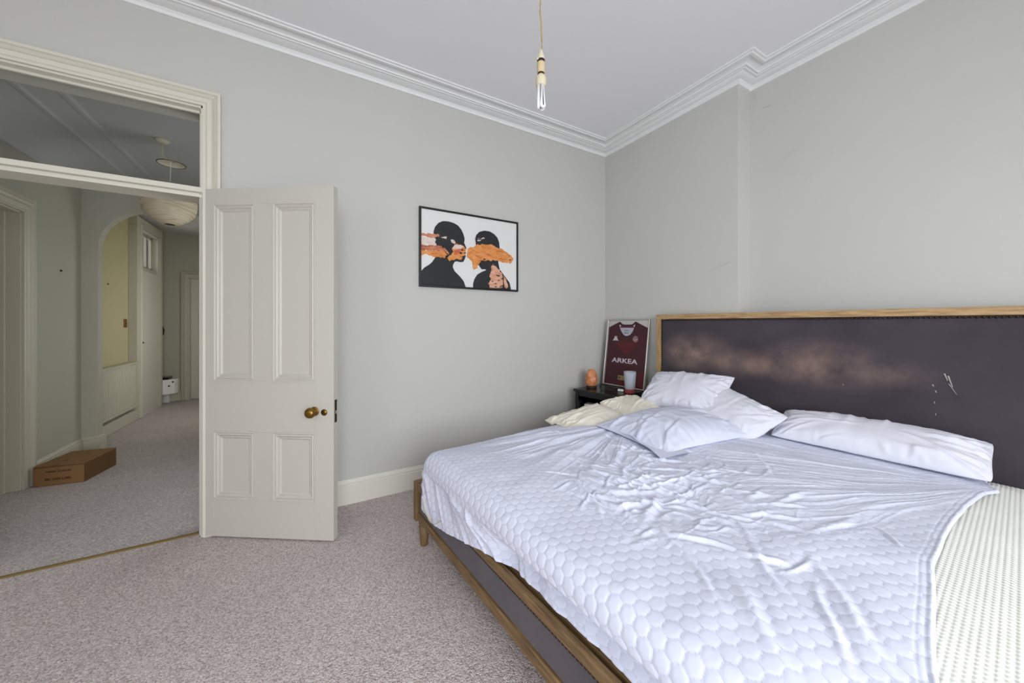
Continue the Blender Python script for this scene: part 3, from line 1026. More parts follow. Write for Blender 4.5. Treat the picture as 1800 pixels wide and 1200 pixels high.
# ------------------------------------------------------------------ bed (local x: foot to head, -y: far to near side)
TH = math.radians(4.5)
BP = (.585, 2.05, 0)
bed = empty('bed', BP, TH)
tag(bed, 'wide oak-framed bed with a tall worn dark velvet headboard and studded foot rail', 'bed')
BWD = 2.14
fb = empty('footboard', parent=bed)
obj('bottom_rail', box(-.012, .03, -BWD + .05, -.01, .125, .172), M_OAKF, fb, bev=.004)
obj('top_rail', J(box(-.012, .014, -BWD + .05, .0, .300, .335), box(.014, .030, -BWD + .05, -.0, .285, .300), box(.030, .068, -BWD + .05, -.0, .270, .334)), M_OAKF, fb, bev=.004)
obj('velvet_panel', box(-.002, .03, -BWD + .05, -.015, .172, .300), M_VELVET2, fb, bev=.006)
for y0, y1 in ((.0, .042), (-BWD, -BWD + .05)):
    obj('post', box(-.02, .04, y0, y1, .118, .342), M_OAKFZ, fb, bev=.004)


def nails(P, nrm):
    parts = []
    for p in P:
        V, F = lathe([(.0062, 0), (.005, .003), (.0025, .0048), (0.0001, .0052)], 6)
        V = np.array(V)
        V = np.stack([-V[:, 2], V[:, 0], V[:, 1]], 1) + np.array(p)
        parts.append((V, F))
    return J(*parts)


nl = obj('nailhead_row', nails([(-.001, y, .290) for y in np.arange(-.04, -BWD + .06, -.0155)], 0), M_NAIL, fb, smooth=True)
nl['kind'] = 'stuff'
for i, (x, y) in enumerate(((.012, -.045), (.012, -BWD + .06), (2.0, -.16), (2.0, -2.02))):
    obj('leg', lathe([(.019, .0), (.021, .004), (.030, .108), (.024, .112), (.022, .117), (.030, .121), (.030, .128)], 20, (x, y, 0)), M_OAKFZ, bed, smooth=True)
obj('side_rail', box(.03, 2.05, -.115, -.09, .14, .30), M_VELVET2, bed, bev=.005)
obj('side_rail', box(.03, 2.05, -2.06, -2.035, .14, .30), M_VELVET2, bed, bev=.005)
slb = mesh('slat', *box(-.035, .035, -2.02, -.12, .262, .28))
slb.materials.append(M_OAKY)
for i in range(14):
    s_ = bpy.data.objects.new('slat', slb)
    scene.collection.objects.link(s_)
    s_.parent = bed
    s_.location = (.16 + i * .135, 0, 0)
# headboard
hb = empty('headboard', parent=bed)
HB0, HB1, HBX, HBT = -.172, -2.12, 2.06, 1.334
FWD = .040
obj('headboard_stile', box(HBX, HBX + .035, HB0 - FWD, HB0, .10, HBT), M_OAKZ, hb, bev=.003)
obj('headboard_stile', box(HBX, HBX + .035, HB1, HB1 + FWD, .10, HBT), M_OAKZ, hb, bev=.003)
obj('headboard_rail', box(HBX - .001, HBX + .035, HB1, HB0, HBT - FWD, HBT), M_OAKY, hb, bev=.003)
# padded velvet panel
ny, nz = 90, 46
yy = np.linspace(HB0 - FWD - .001, HB1 + FWD + .001, ny)
zz = np.linspace(.28, HBT - FWD - .001, nz)
Y, Z = np.meshgrid(yy, zz, indexing='ij')
ey = np.minimum(yy[0] - Y, Y - yy[-1])
ez = zz[-1] - Z
e = np.minimum(ey, ez)
X = HBX + .014 - .022 * (1 - np.exp(-e / .03)) + .002 * fbm(Y * 6, Z * 6, 4)
pn = obj('velvet_panel', grid_mesh('velvet_panel', np.stack([X, Y, Z], -1), flip=True), M_VELVET, hb)
hn = [(HBX + .003, y, HBT - FWD - .009) for y in np.arange(HB0 - FWD - .012, HB1 + FWD, -.0185)]
hn += [(HBX + .003, HB0 - FWD - .009, z) for z in np.arange(.66, HBT - FWD - .015, .0185)]
nl = obj('nailhead_row', nails(hn, 0), M_NAIL, hb, smooth=True)
nl['kind'] = 'stuff'
M_SCUFF = mat('scuff', '#a9a39c', .9)
for (y, z, l, w, sl) in ((-1.770, 1.005, .035, .006, .3), (-1.782, .995, .055, .006, .25), (-1.784, .955, .05, .003, .5), (-1.732, .945, .010, .006, .3), (-1.741, .915, .010, .005, .3),
                         (-1.738, .86, .012, .003, 0), (-1.742, .80, .01, .003, 0), (-1.39, .90, .006, .004, 0)):
    obj('scuff_mark', prism([(y - w / 2, z), (y + w / 2, z), (y + w / 4 - sl * l, z - l), (y - w / 4 - sl * l, z - l)], 0, .001, lambda a, b, h: (HBX - .0095 - h, a, b)), M_SCUFF, pn)

# mattress
MTOP = .55
MX0, MX1, MY0, MY1 = .02, 2.035, -.10, -2.06


def rounded_slab(xs, ys, x0, x1, y0, y1, top, R, crown, hem_z):
    A, B = np.meshgrid(xs, ys, indexing='ij')
    ax0, ax1, by0, by1 = x0 + R, x1 - R, y1 + R, y0 - R
    cx = np.clip(A, ax0, ax1)
    cy = np.clip(B, by0, by1)
    dx, dy = A - cx, B - cy
    r = np.hypot(dx, dy)
    rs = np.maximum(r, 1e-9)
    ang = np.minimum(r / R, math.pi / 2)
    O = R * np.sin(ang)
    D = R * (1 - np.cos(ang)) + np.maximum(r - R * math.pi / 2, 0)
    X = cx + dx / rs * O
    Y = cy + dy / rs * O
    em = np.minimum(np.minimum(cx - ax0, ax1 - cx), np.minimum(cy - by0, by1 - cy))
    Zt = top - crown * np.exp(-np.maximum(em, 0) / .12)
    Z = np.maximum(Zt - D, hem_z)
    return X, Y, Z, A, B, r


RM = .075
ext = RM * math.pi / 2 + .18
xs = np.concatenate([np.linspace(MX0 + RM - ext, .2, 30)[:-1], np.arange(.2, 1.9, .0023), np.linspace(1.9, MX1 - RM + ext, 36)])
ys = np.concatenate([np.linspace(MY1 + RM - ext, -2.05, 14)[:-1], np.arange(-2.05, -1.72, .0023), np.linspace(-1.72, MY0 - RM + ext, 50)])
X, Y, Z, A, B, r_ = rounded_slab(xs, ys, MX0, MX1, MY0, MY1, MTOP, RM, .018, .30)
pw = .0125
wf = (np.abs(np.sin(math.pi * A / (pw * 1.3))) * np.abs(np.sin(math.pi * B / pw))) ** .6
Z = Z + .0028 * wf * (B < -1.70) * sstep(-1.70, -1.74, B) + .003 * fbm(A * 5, B * 5, 8) * (Z > .45) - .022 * sstep(-1.82, -1.74, B) * (Z > .44)
X = X + (.065 * sstep(.52, .42, Z) + .02) * (A < .2) * sstep(-.4, -1.1, B)
mt = obj('mattress', grid_mesh('mattress', np.stack([X, Y, Z], -1)), M_MATT, None, loc=BP, rot=(0, 0, TH))
tag(mt, 'thick off-white mattress with a waffle-knit cover on the oak bed', 'mattress')
bt = obj('mattress_base', box(MX0 + .01, MX1 - .01, MY1 + .01, MY0 - .01, .283, .302), M_MATT, mt)

# quilted sheet
edge_x = [-.4, -.1, .2, .36, .62, .845, 1.07, 1.44, 1.69, 1.765, 1.80, 1.87, 1.93, 2.0]
edge_y = [-2.04, -2.00, -1.93, -1.90, -1.872, -1.852, -1.850, -1.873, -1.912, -1.940, -1.920, -1.906, -1.905, -1.90]
RS = .085
SX0, SY0_ = -.022, -.060           # outermost planes of the sheet-covered mattress
na, nb_ = 720, 680
a_ = np.linspace(SX0 + RS - RS * math.pi / 2 - .235, 2.0, na)
vv = np.linspace(0, 1, nb_)
bfar = SY0_ - RS + RS * math.pi / 2 + .17
A = np.repeat(a_[:, None], nb_, 1)
EY = np.interp(A, edge_x, edge_y)
EY = EY + .0015 * np.sin(A * 17)
B = bfar + (EY - bfar) * vv[None, :]
cx = np.maximum(A, SX0 + RS)
cy = np.minimum(B, SY0_ - RS)
dx, dy = A - cx, B - cy
r = np.hypot(dx, dy)
rs = np.maximum(r, 1e-9)
q = RS * math.pi / 2
ang = np.minimum(r / RS, math.pi / 2)
O = RS * np.sin(ang)
D = RS * (1 - np.cos(ang))
down = np.maximum(r - q, 0)
yl = np.clip(-(cy), 0, 2)                       # 0 far .. 2 near, along the foot
# foot hang: slightly undercut below the mattress edge, then flaring over the rail
hang = np.interp(yl, [.0, .15, .31, .51, .72, .96, 1.25, 1.44, 1.9], [.175, .215, .210, .175, .128, .110, .108, .108, .108])
hang = hang + .006 * vnoise(yl * 7, yl * 0 + 3, 2)
f = np.clip(down / .235, 0, 1)
footw = sstep(0.02, .2, -dx / rs)
D = D + f * (hang * footw + .15 * (1 - footw))
nw = sstep(.66, .95, yl)
under = nw * (-.078 * np.sin(np.clip(f / .95, 0, 1) * math.pi * .62) + .030 * sstep(.55, 1.0, f)) + (1 - nw) * (.012 * f)
O = O + np.where(down > 0, under * footw, 0)
X = cx + dx / rs * O
Y = cy + dy / rs * O
em = np.minimum(cx - (SX0 + RS), (SY0_ - RS) - cy)
near = np.maximum(cy - (MY1 + RM), 0)
Z = MTOP + .014 - .018 * np.exp(-np.maximum(em, 0) / .12) - .018 * np.exp(-near / .12) - D
top = np.exp(-(r / .05) ** 2)
side = 1 - top
# --- wrinkles on top
h = np.zeros_like(A)
h += .014 * fbm(A * 3.2, B * 3.2, 1)
for gx, gy, gr, ga in ((.72, -.78, .16, -.014), (.62, -1.22, .14, -.014), (.86, -1.12, .12, .010), (.50, -.98, .12, .010), (.95, -1.45, .2, .008), (1.05, -1.72, .12, -.008)):
    h += ga * np.exp(-(((A - gx) ** 2 + (B - gy) ** 2) / gr ** 2))
c1x, c1y = 1.80, -1.95
an = np.arctan2(B - c1y, c1x - A)
rr = np.hypot(A - c1x, B - c1y)
anw = an + .05 * vnoise(A * 4, B * 4, 9)
w1 = sstep(.05, .5, rr) * sstep(1.45, .75, rr) * sstep(.20, .42, an) * sstep(1.62, 1.30, an)
h += .62 * w1 * (.0050 * ridged(anw * 11, rr * .7, 3) + .0065 * np.maximum(ridged(anw * 21, rr * 1.3, 5), -.2) ** 2 + .0042 * np.maximum(ridged(anw * 43, rr * 2.4, 6), -.2) ** 2)
c2x, c2y = 1.35, -.42
an2 = np.arctan2(B - c2y, c2x - A)
r2 = np.hypot(A - c2x, B - c2y)
w2 = sstep(.1, .4, r2) * sstep(1.25, .7, r2) * sstep(-.75, -.45, an2) * sstep(.55, .3, an2)
h += w2 * (.009 * ridged(an2 * 8 + .3 * vnoise(A * 3, B * 3, 4), r2 * .8, 7) + .006 * np.maximum(ridged(an2 * 21, r2 * 1.5, 8), -.2) ** 2)
# crumpled hollow in the middle
wc = np.exp(-(((A - .66) / .30) ** 2 + ((B + 1.10) / .36) ** 2))
wx = A + .05 * vnoise(A * 9, B * 9, 21)
wy = B + .05 * vnoise(A * 9, B * 9, 22)
h += wc * (.008 * ridged(wx * 8, wy * 11, 12) ** 3 + .004 * ridged(wx * 17, wy * 15, 13) ** 3 + .002 * ridged(wx * 34, wy * 30, 15) - .006)
wc2 = np.exp(-(((A - .92) / .25) ** 2 + ((B + .95) / .3) ** 2))
h += wc2 * (.006 * ridged(wx * 6, wy * 18, 14) ** 2)


def crease(x0, y0, x1, y1, amp, wid, asym=.6):
    global h
    L = math.hypot(x1 - x0, y1 - y0)
    ux, uy = (x1 - x0) / L, (y1 - y0) / L
    s = (A - x0) * ux + (B - y0) * uy
    ph = (x0 * 37 + y0 * 53) % 6.28
    d = -(A - x0) * uy + (B - y0) * ux + .16 * math.sin(ph * 3) * (s - L / 2) ** 2 / L + .006 * np.sin(s * 24 + ph)
    win = np.sin(np.clip(s / L, 0, 1) * math.pi) ** 1.3
    h = h + win * amp * (np.exp(-(d / wid) ** 2) - asym * np.exp(-((d - 1.9 * wid) / wid) ** 2))


for cr in ((.42, -.80, .25, -1.18, .010, .010), (.40, -.93, .20, -1.30, .006, .012), (.40, -1.25, .16, -1.62, .007, .010), (.62, -1.12, .34, -1.24, .013, .016),
           (.95, -.68, .62, -.86, .010, .016), (.83, -.78, .55, -1.0, .008, .012), (.52, -1.48, .28, -1.72, .007, .012), (.62, -1.62, .26, -1.86, .006, .012),
           (.50, -1.66, .20, -1.80, .006, .010), (1.05, -1.66, .72, -1.60, .005, .012), (1.12, -1.50, .80, -1.44, .006, .010), (.35, -1.5, .1, -1.75, .006, .016),
           (1.45, -1.15, 1.05, -1.40, .004, .010), (.30, -.35, .95, -.42, .006, .018), (.35, -.50, .95, -.50, .006, .016), (.55, -.25, 1.0, -.36, .005, .014)):
    crease(*cr)
rc_ = np.random.RandomState(23)
for q in range(120):
    x0, y0 = .66 + rc_.randn() * .20, -1.10 + rc_.randn() * .24
    an_ = rc_.choice([.1, 1.5, 2.2]) + rc_.randn() * .3
    l_ = rc_.uniform(.10, .26)
    crease(x0, y0, x0 + l_ * math.cos(an_), y0 + l_ * math.sin(an_), rc_.uniform(.0025, .0065), rc_.uniform(.006, .013), .7)
h *= top
# --- long tension folds in the hanging foot end
fold = .010 * ridged(yl * 6 - f * 1.2, f * .8, 31) + .006 * ridged(yl * 15 - f * 2.4, f * 1.2, 32)
fold = fold * side * sstep(0, .15, f) * (1 - .3 * f)
# --- quilting: staggered rounded cells
pc, pr_ = .042, .037
ca, cb = A + .012 * vnoise(A * 9, B * 9, 41), B + .012 * vnoise(A * 9, B * 9, 42)
u_, v2 = cb / pc, ca / pr_
best = np.full(A.shape, 9.0)
sec = np.full(A.shape, 9.0)
rw = np.floor(v2)
for k in (-1, 0, 1, 2):
    row = rw + k
    off = .5 * (row % 2)
    b0 = np.floor(u_ - off)
    for j in (0, 1):
        d = np.hypot((u_ - (b0 + j + off)) * pc, (v2 - row) * pr_ * 1.05)
        nb2 = np.minimum(best, d)
        sec = np.where(d < best, best, np.minimum(sec, d))
        best = nb2
ed = (sec - best) * .5
qm = 1 - .55 * wc - .35 * w1 * top - .3 * w2
h += .0014 * (1 - np.exp(-(ed / .0045) ** 1.3)) * qm * (1 + .5 * side)
dots = (np.sin((ca + cb * .55) / .0062 * math.pi) * np.sin((cb - ca * .4) / .0062 * math.pi)) > -.25
stitch = np.exp(-(ed / .0017) ** 2) * dots * np.clip(qm, 0, 1) * sstep(1.7, .9, A)
# hem along the near edge
de = (1 - vv[None, :]) * np.abs(EY - bfar)
h += .0022 * np.exp(-((de - .006) / .006) ** 2) - .0016 * np.exp(-((de - .016) / .002) ** 2) - .0012 * np.exp(-((de - .030) / .002) ** 2)
h -= .008 * np.exp(-(de / .003) ** 2)
# offset along an approximate outward normal
nx = np.where(r > 1e-6, dx / rs * np.sin(ang), 0)
nyv = np.where(r > 1e-6, dy / rs * np.sin(ang), 0)
nzv = np.cos(ang)
hh = h + fold
Y = Y - .03 * sstep(1.2, 1.6, A) * sstep(-.4, -.15, B)
X = X + nx * hh
Y = Y + nyv * hh
Z = Z + nzv * hh
SHX, SHY, SHZ = X, Y, Z
me = grid_mesh('quilted_sheet', np.stack([X, Y, Z], -1), flip=True)
att = me.attributes.new('stitch', 'FLOAT', 'POINT')
att.data.foreach_set('value', stitch.astype(np.float32).ravel())
sh = obj('quilted_sheet', me, M_SHEET, None, loc=BP, rot=(0, 0, TH))
tag(sh, 'rumpled bluish-white quilted mattress protector pulled over the bed', 'bed sheet')

rib_ = []
for t in np.linspace(0, 1, 28):
    y = np.interp(t, [0, .22, .42, .6, .8, 1], [-.165, -.205, -.262, -.315, -.355, -.40])
    z = np.interp(t, [0, .22, .42, .6, .8, 1], [.335, .270, .248, .258, .280, .310])
    w = .003 + .008 * math.sin(t * math.pi)
    rib_.append([(-.036, y, z + w), (-.047, y - .003, z), (-.036, y, z - w)])
obj('elastic_edge', grid_mesh('elastic_edge', np.array(rib_)), cloth('elastic_band', '#d8cfc4', 300), sh)

# ------------------------------------------------------------------ pillows (bed-local placement)
def bed_top(x, y):
    return MTOP + .016 - .018 * np.exp(-np.maximum(np.minimum(x - .06, -.15 - y), 0) / .12)


BM = Matrix.Translation(BP) @ Matrix.Rotation(TH, 4, 'Z')


def pillow_mesh(name, L, W, T, seed, n=110, m_=84, warp=None, wr=1.0, pinch=.09, pu=2.6, rnd=.07, rest=True, M=Matrix()):
    u = np.sin(np.linspace(-1, 1, n) * math.pi / 2)
    v = np.sin(np.linspace(-1, 1, m_) * math.pi / 2)
    U, Vv = np.meshgrid(u, v, indexing='ij')
    px = L / 2 * U * (1 - pinch * (1 - Vv ** 2) * np.abs(U) ** 3 - rnd * W / L * Vv ** 6 * U ** 2)
    py = W / 2 * Vv * (1 - pinch * (1 - U ** 2) * np.abs(Vv) ** 3 - rnd * U ** 6 * Vv ** 2)
    prof = np.maximum((1 - np.abs(U) ** pu) * (1 - np.abs(Vv) ** pu), 0) ** .55
    eu = 1 - np.abs(U)
    ev = 1 - np.abs(Vv)
    out = []
    for s in (1, -1):
        sd = seed + (0 if s > 0 else 50)
        z = s * T / 2 * prof
        wn = .007 * fbm(px * 4.5, py * 4.5, sd, 2) + .0022 * (ridged(px * 13 + .6 * vnoise(px * 6, py * 6, sd), py * 8, sd + 3) - .5)
        rs_ = np.random.RandomState(sd * 7 + 1)
        for q in range(30):
            side_ = rs_.randint(4)
            t0 = rs_.uniform(-.95, .95)
            x0, y0 = [(-L / 2, t0 * W / 2), (L / 2, t0 * W / 2), (t0 * L / 2, -W / 2), (t0 * L / 2, W / 2)][side_]
            tx_, ty_ = rs_.uniform(-.35, .35) * L, rs_.uniform(-.35, .35) * W
            ln_ = math.hypot(tx_ - x0, ty_ - y0)
            ux_, uy_ = (tx_ - x0) / ln_, (ty_ - y0) / ln_
            ln_ *= rs_.uniform(.35, .8)
            am_, wd_ = rs_.uniform(.0025, .006), rs_.uniform(.005, .011)
            ss_ = (px - x0) * ux_ + (py - y0) * uy_
            dd_ = -(px - x0) * uy_ + (py - y0) * ux_ + .008 * np.sin(ss_ * rs_.uniform(10, 25) + q)
            wd2 = wd_ * (1 + .9 * np.clip(ss_ / ln_, 0, 1))
            wn = wn + am_ * sstep(-.02, .03, ss_) * sstep(ln_, ln_ * .35, ss_) * (np.exp(-(dd_ / wd2) ** 2) - .55 * np.exp(-((dd_ - 1.8 * wd2) / wd2) ** 2))
        pk = .006 * (ridged(px * 30, py * 3, sd + 5) - .5) * np.exp(-ev / .16) + .006 * (ridged(px * 3, py * 30, sd + 6) - .5) * np.exp(-eu / .16)
        ca = np.arctan2(W / 2 * np.sign(Vv) - py, L / 2 * np.sign(U) - px)
        cr_ = np.hypot(W / 2 * np.abs(Vv) - W / 2, L / 2 * np.abs(U) - L / 2)
        rk = .007 * (ridged(ca * 6, cr_ * 2, sd + 8) - .5) * np.exp(-cr_ / .14)
        z = z + s * wr * (wn + pk + rk) * np.minimum(1, prof * 2.2)
        P = np.stack([px, py, z], -1)
        if warp:
            P = warp(P, U, Vv, s)
        out.append(P)
    idx_t = np.arange(n * m_).reshape(n, m_)
    idx_b = idx_t + n * m_
    idx_b[0, :], idx_b[-1, :], idx_b[:, 0], idx_b[:, -1] = idx_t[0, :], idx_t[-1, :], idx_t[:, 0], idx_t[:, -1]
    Vt = np.concatenate([out[0].reshape(-1, 3), out[1].reshape(-1, 3)])

    def quads(ix):
        return np.stack([ix[:-1, :-1], ix[1:, :-1], ix[1:, 1:], ix[:-1, 1:]], -1).reshape(-1, 4)
    q_ = np.concatenate([quads(idx_t), quads(idx_b)[:, ::-1]])
    Mn = np.array(M)
    Vw = Vt @ Mn[:3, :3].T + Mn[:3, 3]
    if rest:
        zb = bed_top(Vw[:, 0], Vw[:, 1])
        zb = zb - .10 * sstep(-.12, .02, Vw[:, 1])
        low = zb + .004 - Vw[:, 2]
        Vw[:, 2] = np.where(low > -.02, zb + .004 + .02 * np.exp(np.clip(-(low + .02) / .02, -20, 0)) - .0, Vw[:, 2])
    used = np.unique(q_)
    remap = np.zeros(len(Vw), int)
    remap[used] = np.arange(len(used))
    return quad_mesh(name, Vw[used], remap[q_])


def RM4(loc, rz=0, ry=0, rx=0):
    return (Matrix.Translation(loc) @ Matrix.Rotation(math.radians(rz), 4, 'Z') @ Matrix.Rotation(math.radians(ry), 4, 'Y') @ Matrix.Rotation(math.radians(rx), 4, 'X'))


def pillow(label, m, group, M, **kw):
    me = pillow_mesh('pillow', M=M, **kw)
    o = obj('pillow', me, m, None, loc=BP, rot=(0, 0, TH))
    return tag(o, label, 'pillow', group)


def ear_warp(du, dv, dz):
    def w(P, U, V, s):
        P = P.copy()
        k = np.exp(-((1 - np.abs(U)) ** 2 + (1 - np.abs(V)) ** 2) / .06)
        P[..., 0] += du * k * np.sign(U)
        P[..., 1] += dv * k * np.sign(V)
        P[..., 2] += dz * k
        return P
    return w


# front pillow, open end of its case towards the foot of the bed
fp_ = pillow('bluish-white pillow lying loose at the middle of the bed, case open', M_PILLOW2, 'white pillows on the bed',
             RM4((1.395, -.720, .585), -12, -2, 2), L=.77, W=.56, T=.22, seed=1, warp=ear_warp(.004, .02, -.008), pinch=.05, pu=2.4, rnd=.03, wr=1.5)
# lower lip of its open pillowcase
lipP = []
nl_ = 40
for i in range(nl_):
    t = i / (nl_ - 1)
    p0 = np.array([1.10, -.40]) * (1 - t) + np.array([.90, -.955]) * t
    bow = math.sin(t * math.pi)
    rowp = []
    for j in range(8):
        k = j / 7
        x = p0[0] + .02 * bow + k * .20
        y = p0[1] - k * .03
        z = float(bed_top(np.array(x), np.array(y))) + .010 + .010 * bow * (1 - k) * math.sin(t * 9) ** 2 + .016 * math.exp(-k * 4) * bow
        rowp.append((x, y, z))
    lipP.append(rowp)
obj('pillowcase_flap', grid_mesh('pillowcase_flap', np.array(lipP), flip=True), M_PILLOW2, fp_)
pillow('white pillow slumped against the headboard under the tipped-up pillow', M_PILLOW, 'white pillows on the bed',
       RM4((1.80, -.80, .655), 82, 0, -38) @ Matrix.Rotation(math.radians(-20), 4, 'Z'), L=.70, W=.42, T=.19, seed=3, warp=ear_warp(.008, .01, .0), pinch=.05, wr=1.5)
pillow('white pillow tipped up highest against the left of the headboard', M_PILLOW, 'white pillows on the bed',
       RM4((1.83, -.545, .752), 90, 0, -36) @ Matrix.Rotation(math.radians(4), 4, 'Z'), L=.60, W=.38, T=.18, seed=5, warp=ear_warp(.006, .012, .0), pinch=.05, rest=False, wr=1.5)
pillow('long white bolster pillow lying along the right of the headboard', M_PILLOW, 'white pillows on the bed',
       RM4((1.90, -1.520, .640), 91, 0, -24), L=.81, W=.28, T=.18, seed=9, warp=ear_warp(.0, .006, .0), pinch=.02, n=150, wr=1.4)


def cream_warp(P, U, V, s):
    P = P.copy()
    x = P[..., 0]
    P[..., 2] += .014 * np.exp(-((x + .07) / .09) ** 2) - .03 * np.exp(-((x - .09) / .05) ** 2) * (V > -2) + .05 * sstep(.1, .35, x)
    P[..., 1] += .05 * sstep(.05, .4, x) - .02 * np.sin(x * 7)
    return P


pillow('long crumpled cream pillow at the far edge of the bed beside the black nightstand', M_CREAM, None,
       RM4((1.345, -.240, .556), -13, -3.5, 6), L=.89, W=.36, T=.155, seed=13, warp=cream_warp, pinch=.06, n=150, wr=1.8)
pillow('folded cream pillow behind the long cream one, close to the nightstand', M_CREAM, None,
       RM4((1.60, -.205, .615), -16, -4, 14), L=.36, W=.22, T=.11, seed=17, warp=ear_warp(.0, .0, .0), pinch=.03, rest=False, wr=1.3)

# ------------------------------------------------------------------ nightstand
NSA = math.atan2(-.485, .08)
NSP = (2.20, 2.595, 0)
ns = empty('nightstand', NSP, NSA)
tag(ns, 'glossy black nightstand with an open shelf in the corner beside the headboard', 'nightstand')
NW, ND, NZ = .4915, .4275, .65
obj('top', box(-.004, NW + .004, -.006, ND, NZ - .022, NZ), M_BLACK, ns, bev=.003)
for x in (.008, NW - .048):
    for y in (.006, ND - .05):
        obj('leg', box(x, x + .04, y, y + .04, 0, NZ - .022), M_BLACK, ns, bev=.002)
obj('apron', box(.048, NW - .048, .010, .03, NZ - .062, NZ - .022), M_BLACK, ns, bev=.002)
obj('side_panel', box(.014, .030, .046, ND - .05, .12, NZ - .022), M_BLACK, ns)
obj('side_panel', box(NW - .030, NW - .014, .046, ND - .05, .12, NZ - .022), M_BLACK, ns)
obj('back_panel', box(.03, NW - .03, ND - .03, ND - .018, .12, NZ - .022), M_BLACK, ns)
obj('shelf', box(.030, NW - .030, .012, ND - .03, .455, .475), M_BLACK, ns, bev=.002)
obj('shelf', box(.030, NW - .030, .012, ND - .03, .14, .16), M_BLACK, ns, bev=.002)
NM = Matrix.Translation(NSP) @ Matrix.Rotation(NSA, 4, 'Z')


def at_ns(x, y, z):
    p = NM @ Vector((x, y, z))
    return (p.x, p.y, p.z)


# two slim white boxes on the shelf
for k in range(2):
    bk = obj('white_case', box(-.055, .055, -.04, .04, 0, .017), M_WHITE, None, bev=.003, loc=at_ns(.115, .11, .4755 + k * .0185), rot=(0, 0, NSA + math.radians(14 + 3 * k)))
    tag(bk, ['lower slim white case on the nightstand shelf', 'upper slim white case stacked on the nightstand shelf'][k], 'case', 'slim white cases on the shelf')
cbl = obj('cable', tube([at_ns(.165, .09, .487), at_ns(.185, .085, .490), at_ns(.20, .10, .483), at_ns(.19, .12, .480), at_ns(.172, .115, .480)], .0025, 6), M_WHITE, None, smooth=True)
tag(cbl, 'short white cable end beside the slim cases on the shelf', 'cable')

# salt lamp
sl = empty('salt_lamp', (2.37, 2.545, NZ))
tag(sl, 'orange salt-rock lamp on the black nightstand', 'salt lamp')
m_salt = mat('salt_rock', '#c98355', 0.55, **{'Subsurface Weight': 0.25, 'Subsurface Radius': (.05, .02, .01), 'Subsurface Scale': .5})
v_ = coords(m_salt, 'Object')
ns1 = noise(m_salt, v_, 22, 5, .65)
link(m_salt, ramp(m_salt, ns1, [(.3, '#a4562c'), (.5, '#cc8557'), (.7, '#e0ab83')]), bsdf(m_salt).inputs['Base Color'])
bump(m_salt, ns1, .5, .01)
prof = [(.0, .178), (.016, .176), (.032, .165), (.045, .140), (.053, .105), (.056, .07), (.053, .04), (.046, .024), (.038, .018)]
pf = []
for i in range(len(prof) - 1):
    for j in range(4):
        k = j / 4
        pf.append((prof[i][0] * (1 - k) + prof[i + 1][0] * k, prof[i][1] * (1 - k) + prof[i + 1][1] * k))
pf.append(prof[-1])
Vs, Fs = lathe(pf, 40)
Vs = np.array(Vs)
a = np.arctan2(Vs[:, 1], Vs[:, 0])
k = 1 + .16 * fbm(np.cos(a) * 2 + 5, Vs[:, 2] * 22 + np.sin(a) * 2 + 5, 2)
Vs[:, 0] *= k
Vs[:, 1] *= k
obj('salt_rock', (Vs, Fs), m_salt, sl, smooth=True)
obj('lamp_base', lathe([(.048, 0), (.050, .003), (.050, .016), (.044, .020), (0, .020)], 28), M_DARK, sl, smooth=False)
obj('base_glint', box(-.012, .002, -.051, -.048, .002, .012), M_BRASS, sl)

# spectacles, earbud case, tumbler
sp = empty('spectacles', (2.375, 2.36, NZ), math.radians(-62))
tag(sp, 'pair of dark folded spectacles on the nightstand top', 'spectacles')
m_sp = mat('spectacle_frame', '#1d1d20', .3)
for k, cx_ in enumerate((-.034, .034)):
    ring = [(cx_ + .027 * math.cos(t), .004 * math.cos(t * 2) - .0, .024 + .021 * math.sin(t)) for t in np.linspace(0, 2 * math.pi, 25)]
    rm_ = obj('lens_rim', tube(ring, .0022, 6), m_sp, sp, smooth=True)
    obj('lens', lathe([(.0, 0), (.025, .0)], 20, (0, 0, 0), 'y') if False else prism([(cx_ + .0255 * math.cos(t), .024 + .0195 * math.sin(t)) for t in np.linspace(0, 2 * math.pi, 24)[:-1]], -.0006, .0006, lambda a, b, h: (a, h, b)), M_GLASS, rm_)
obj('bridge', tube([(-.008, 0, .030), (0, -.003, .034), (.008, 0, .030)], .002, 6), m_sp, sp, smooth=True)
obj('temple', tube([(-.061, 0, .030), (-.062, .012, .030), (-.03, .022, .022), (.03, .026, .012), (.055, .024, .003)], .002, 6), m_sp, sp, smooth=True)
obj('temple', tube([(.061, 0, .030), (.062, .016, .030), (.03, .028, .018), (-.03, .032, .010), (-.055, .030, .003)], .002, 6), m_sp, sp, smooth=True)
ec = obj('earbud_case', box(-.028, .028, -.012, .012, 0, .022), M_WHITE, None, bev=.010, loc=(2.455, 2.262, NZ + .0005), rot=(0, 0, math.radians(-75)))
ec.modifiers[0].segments = 5
tag(ec, 'small white rounded earbud case on the nightstand beside the tumbler', 'case')
cup = empty('tumbler', (2.485, 2.184, NZ))
tag(cup, 'tall frosted ribbed tumbler with a pink base on the nightstand', 'tumbler')
m_fr = mat('frosted_plastic', '#d6dbe2', .45, **{'Transmission Weight': .45, 'IOR': 1.2})
m_pk = mat('pink_base', '#c4606a', .3, **{'Transmission Weight': .4, 'IOR': 1.25})
nrib = 48
V, F = [], []
cp_ = [(.043, .036), (.044, .05), (.0475, .10), (.0505, .150), (.0525, .186), (.0505, .186), (.049, .15), (.046, .10), (.042, .045), (.0, .042)]
for i, (rr_, z) in enumerate(cp_):
    for k in range(nrib):
        t = 2 * math.pi * k / nrib
        rib = 1 - (.03 if (k % 4 == 0 and z < .14 and i < 4) else 0)
        V.append((rr_ * rib * math.cos(t), rr_ * rib * math.sin(t), z))
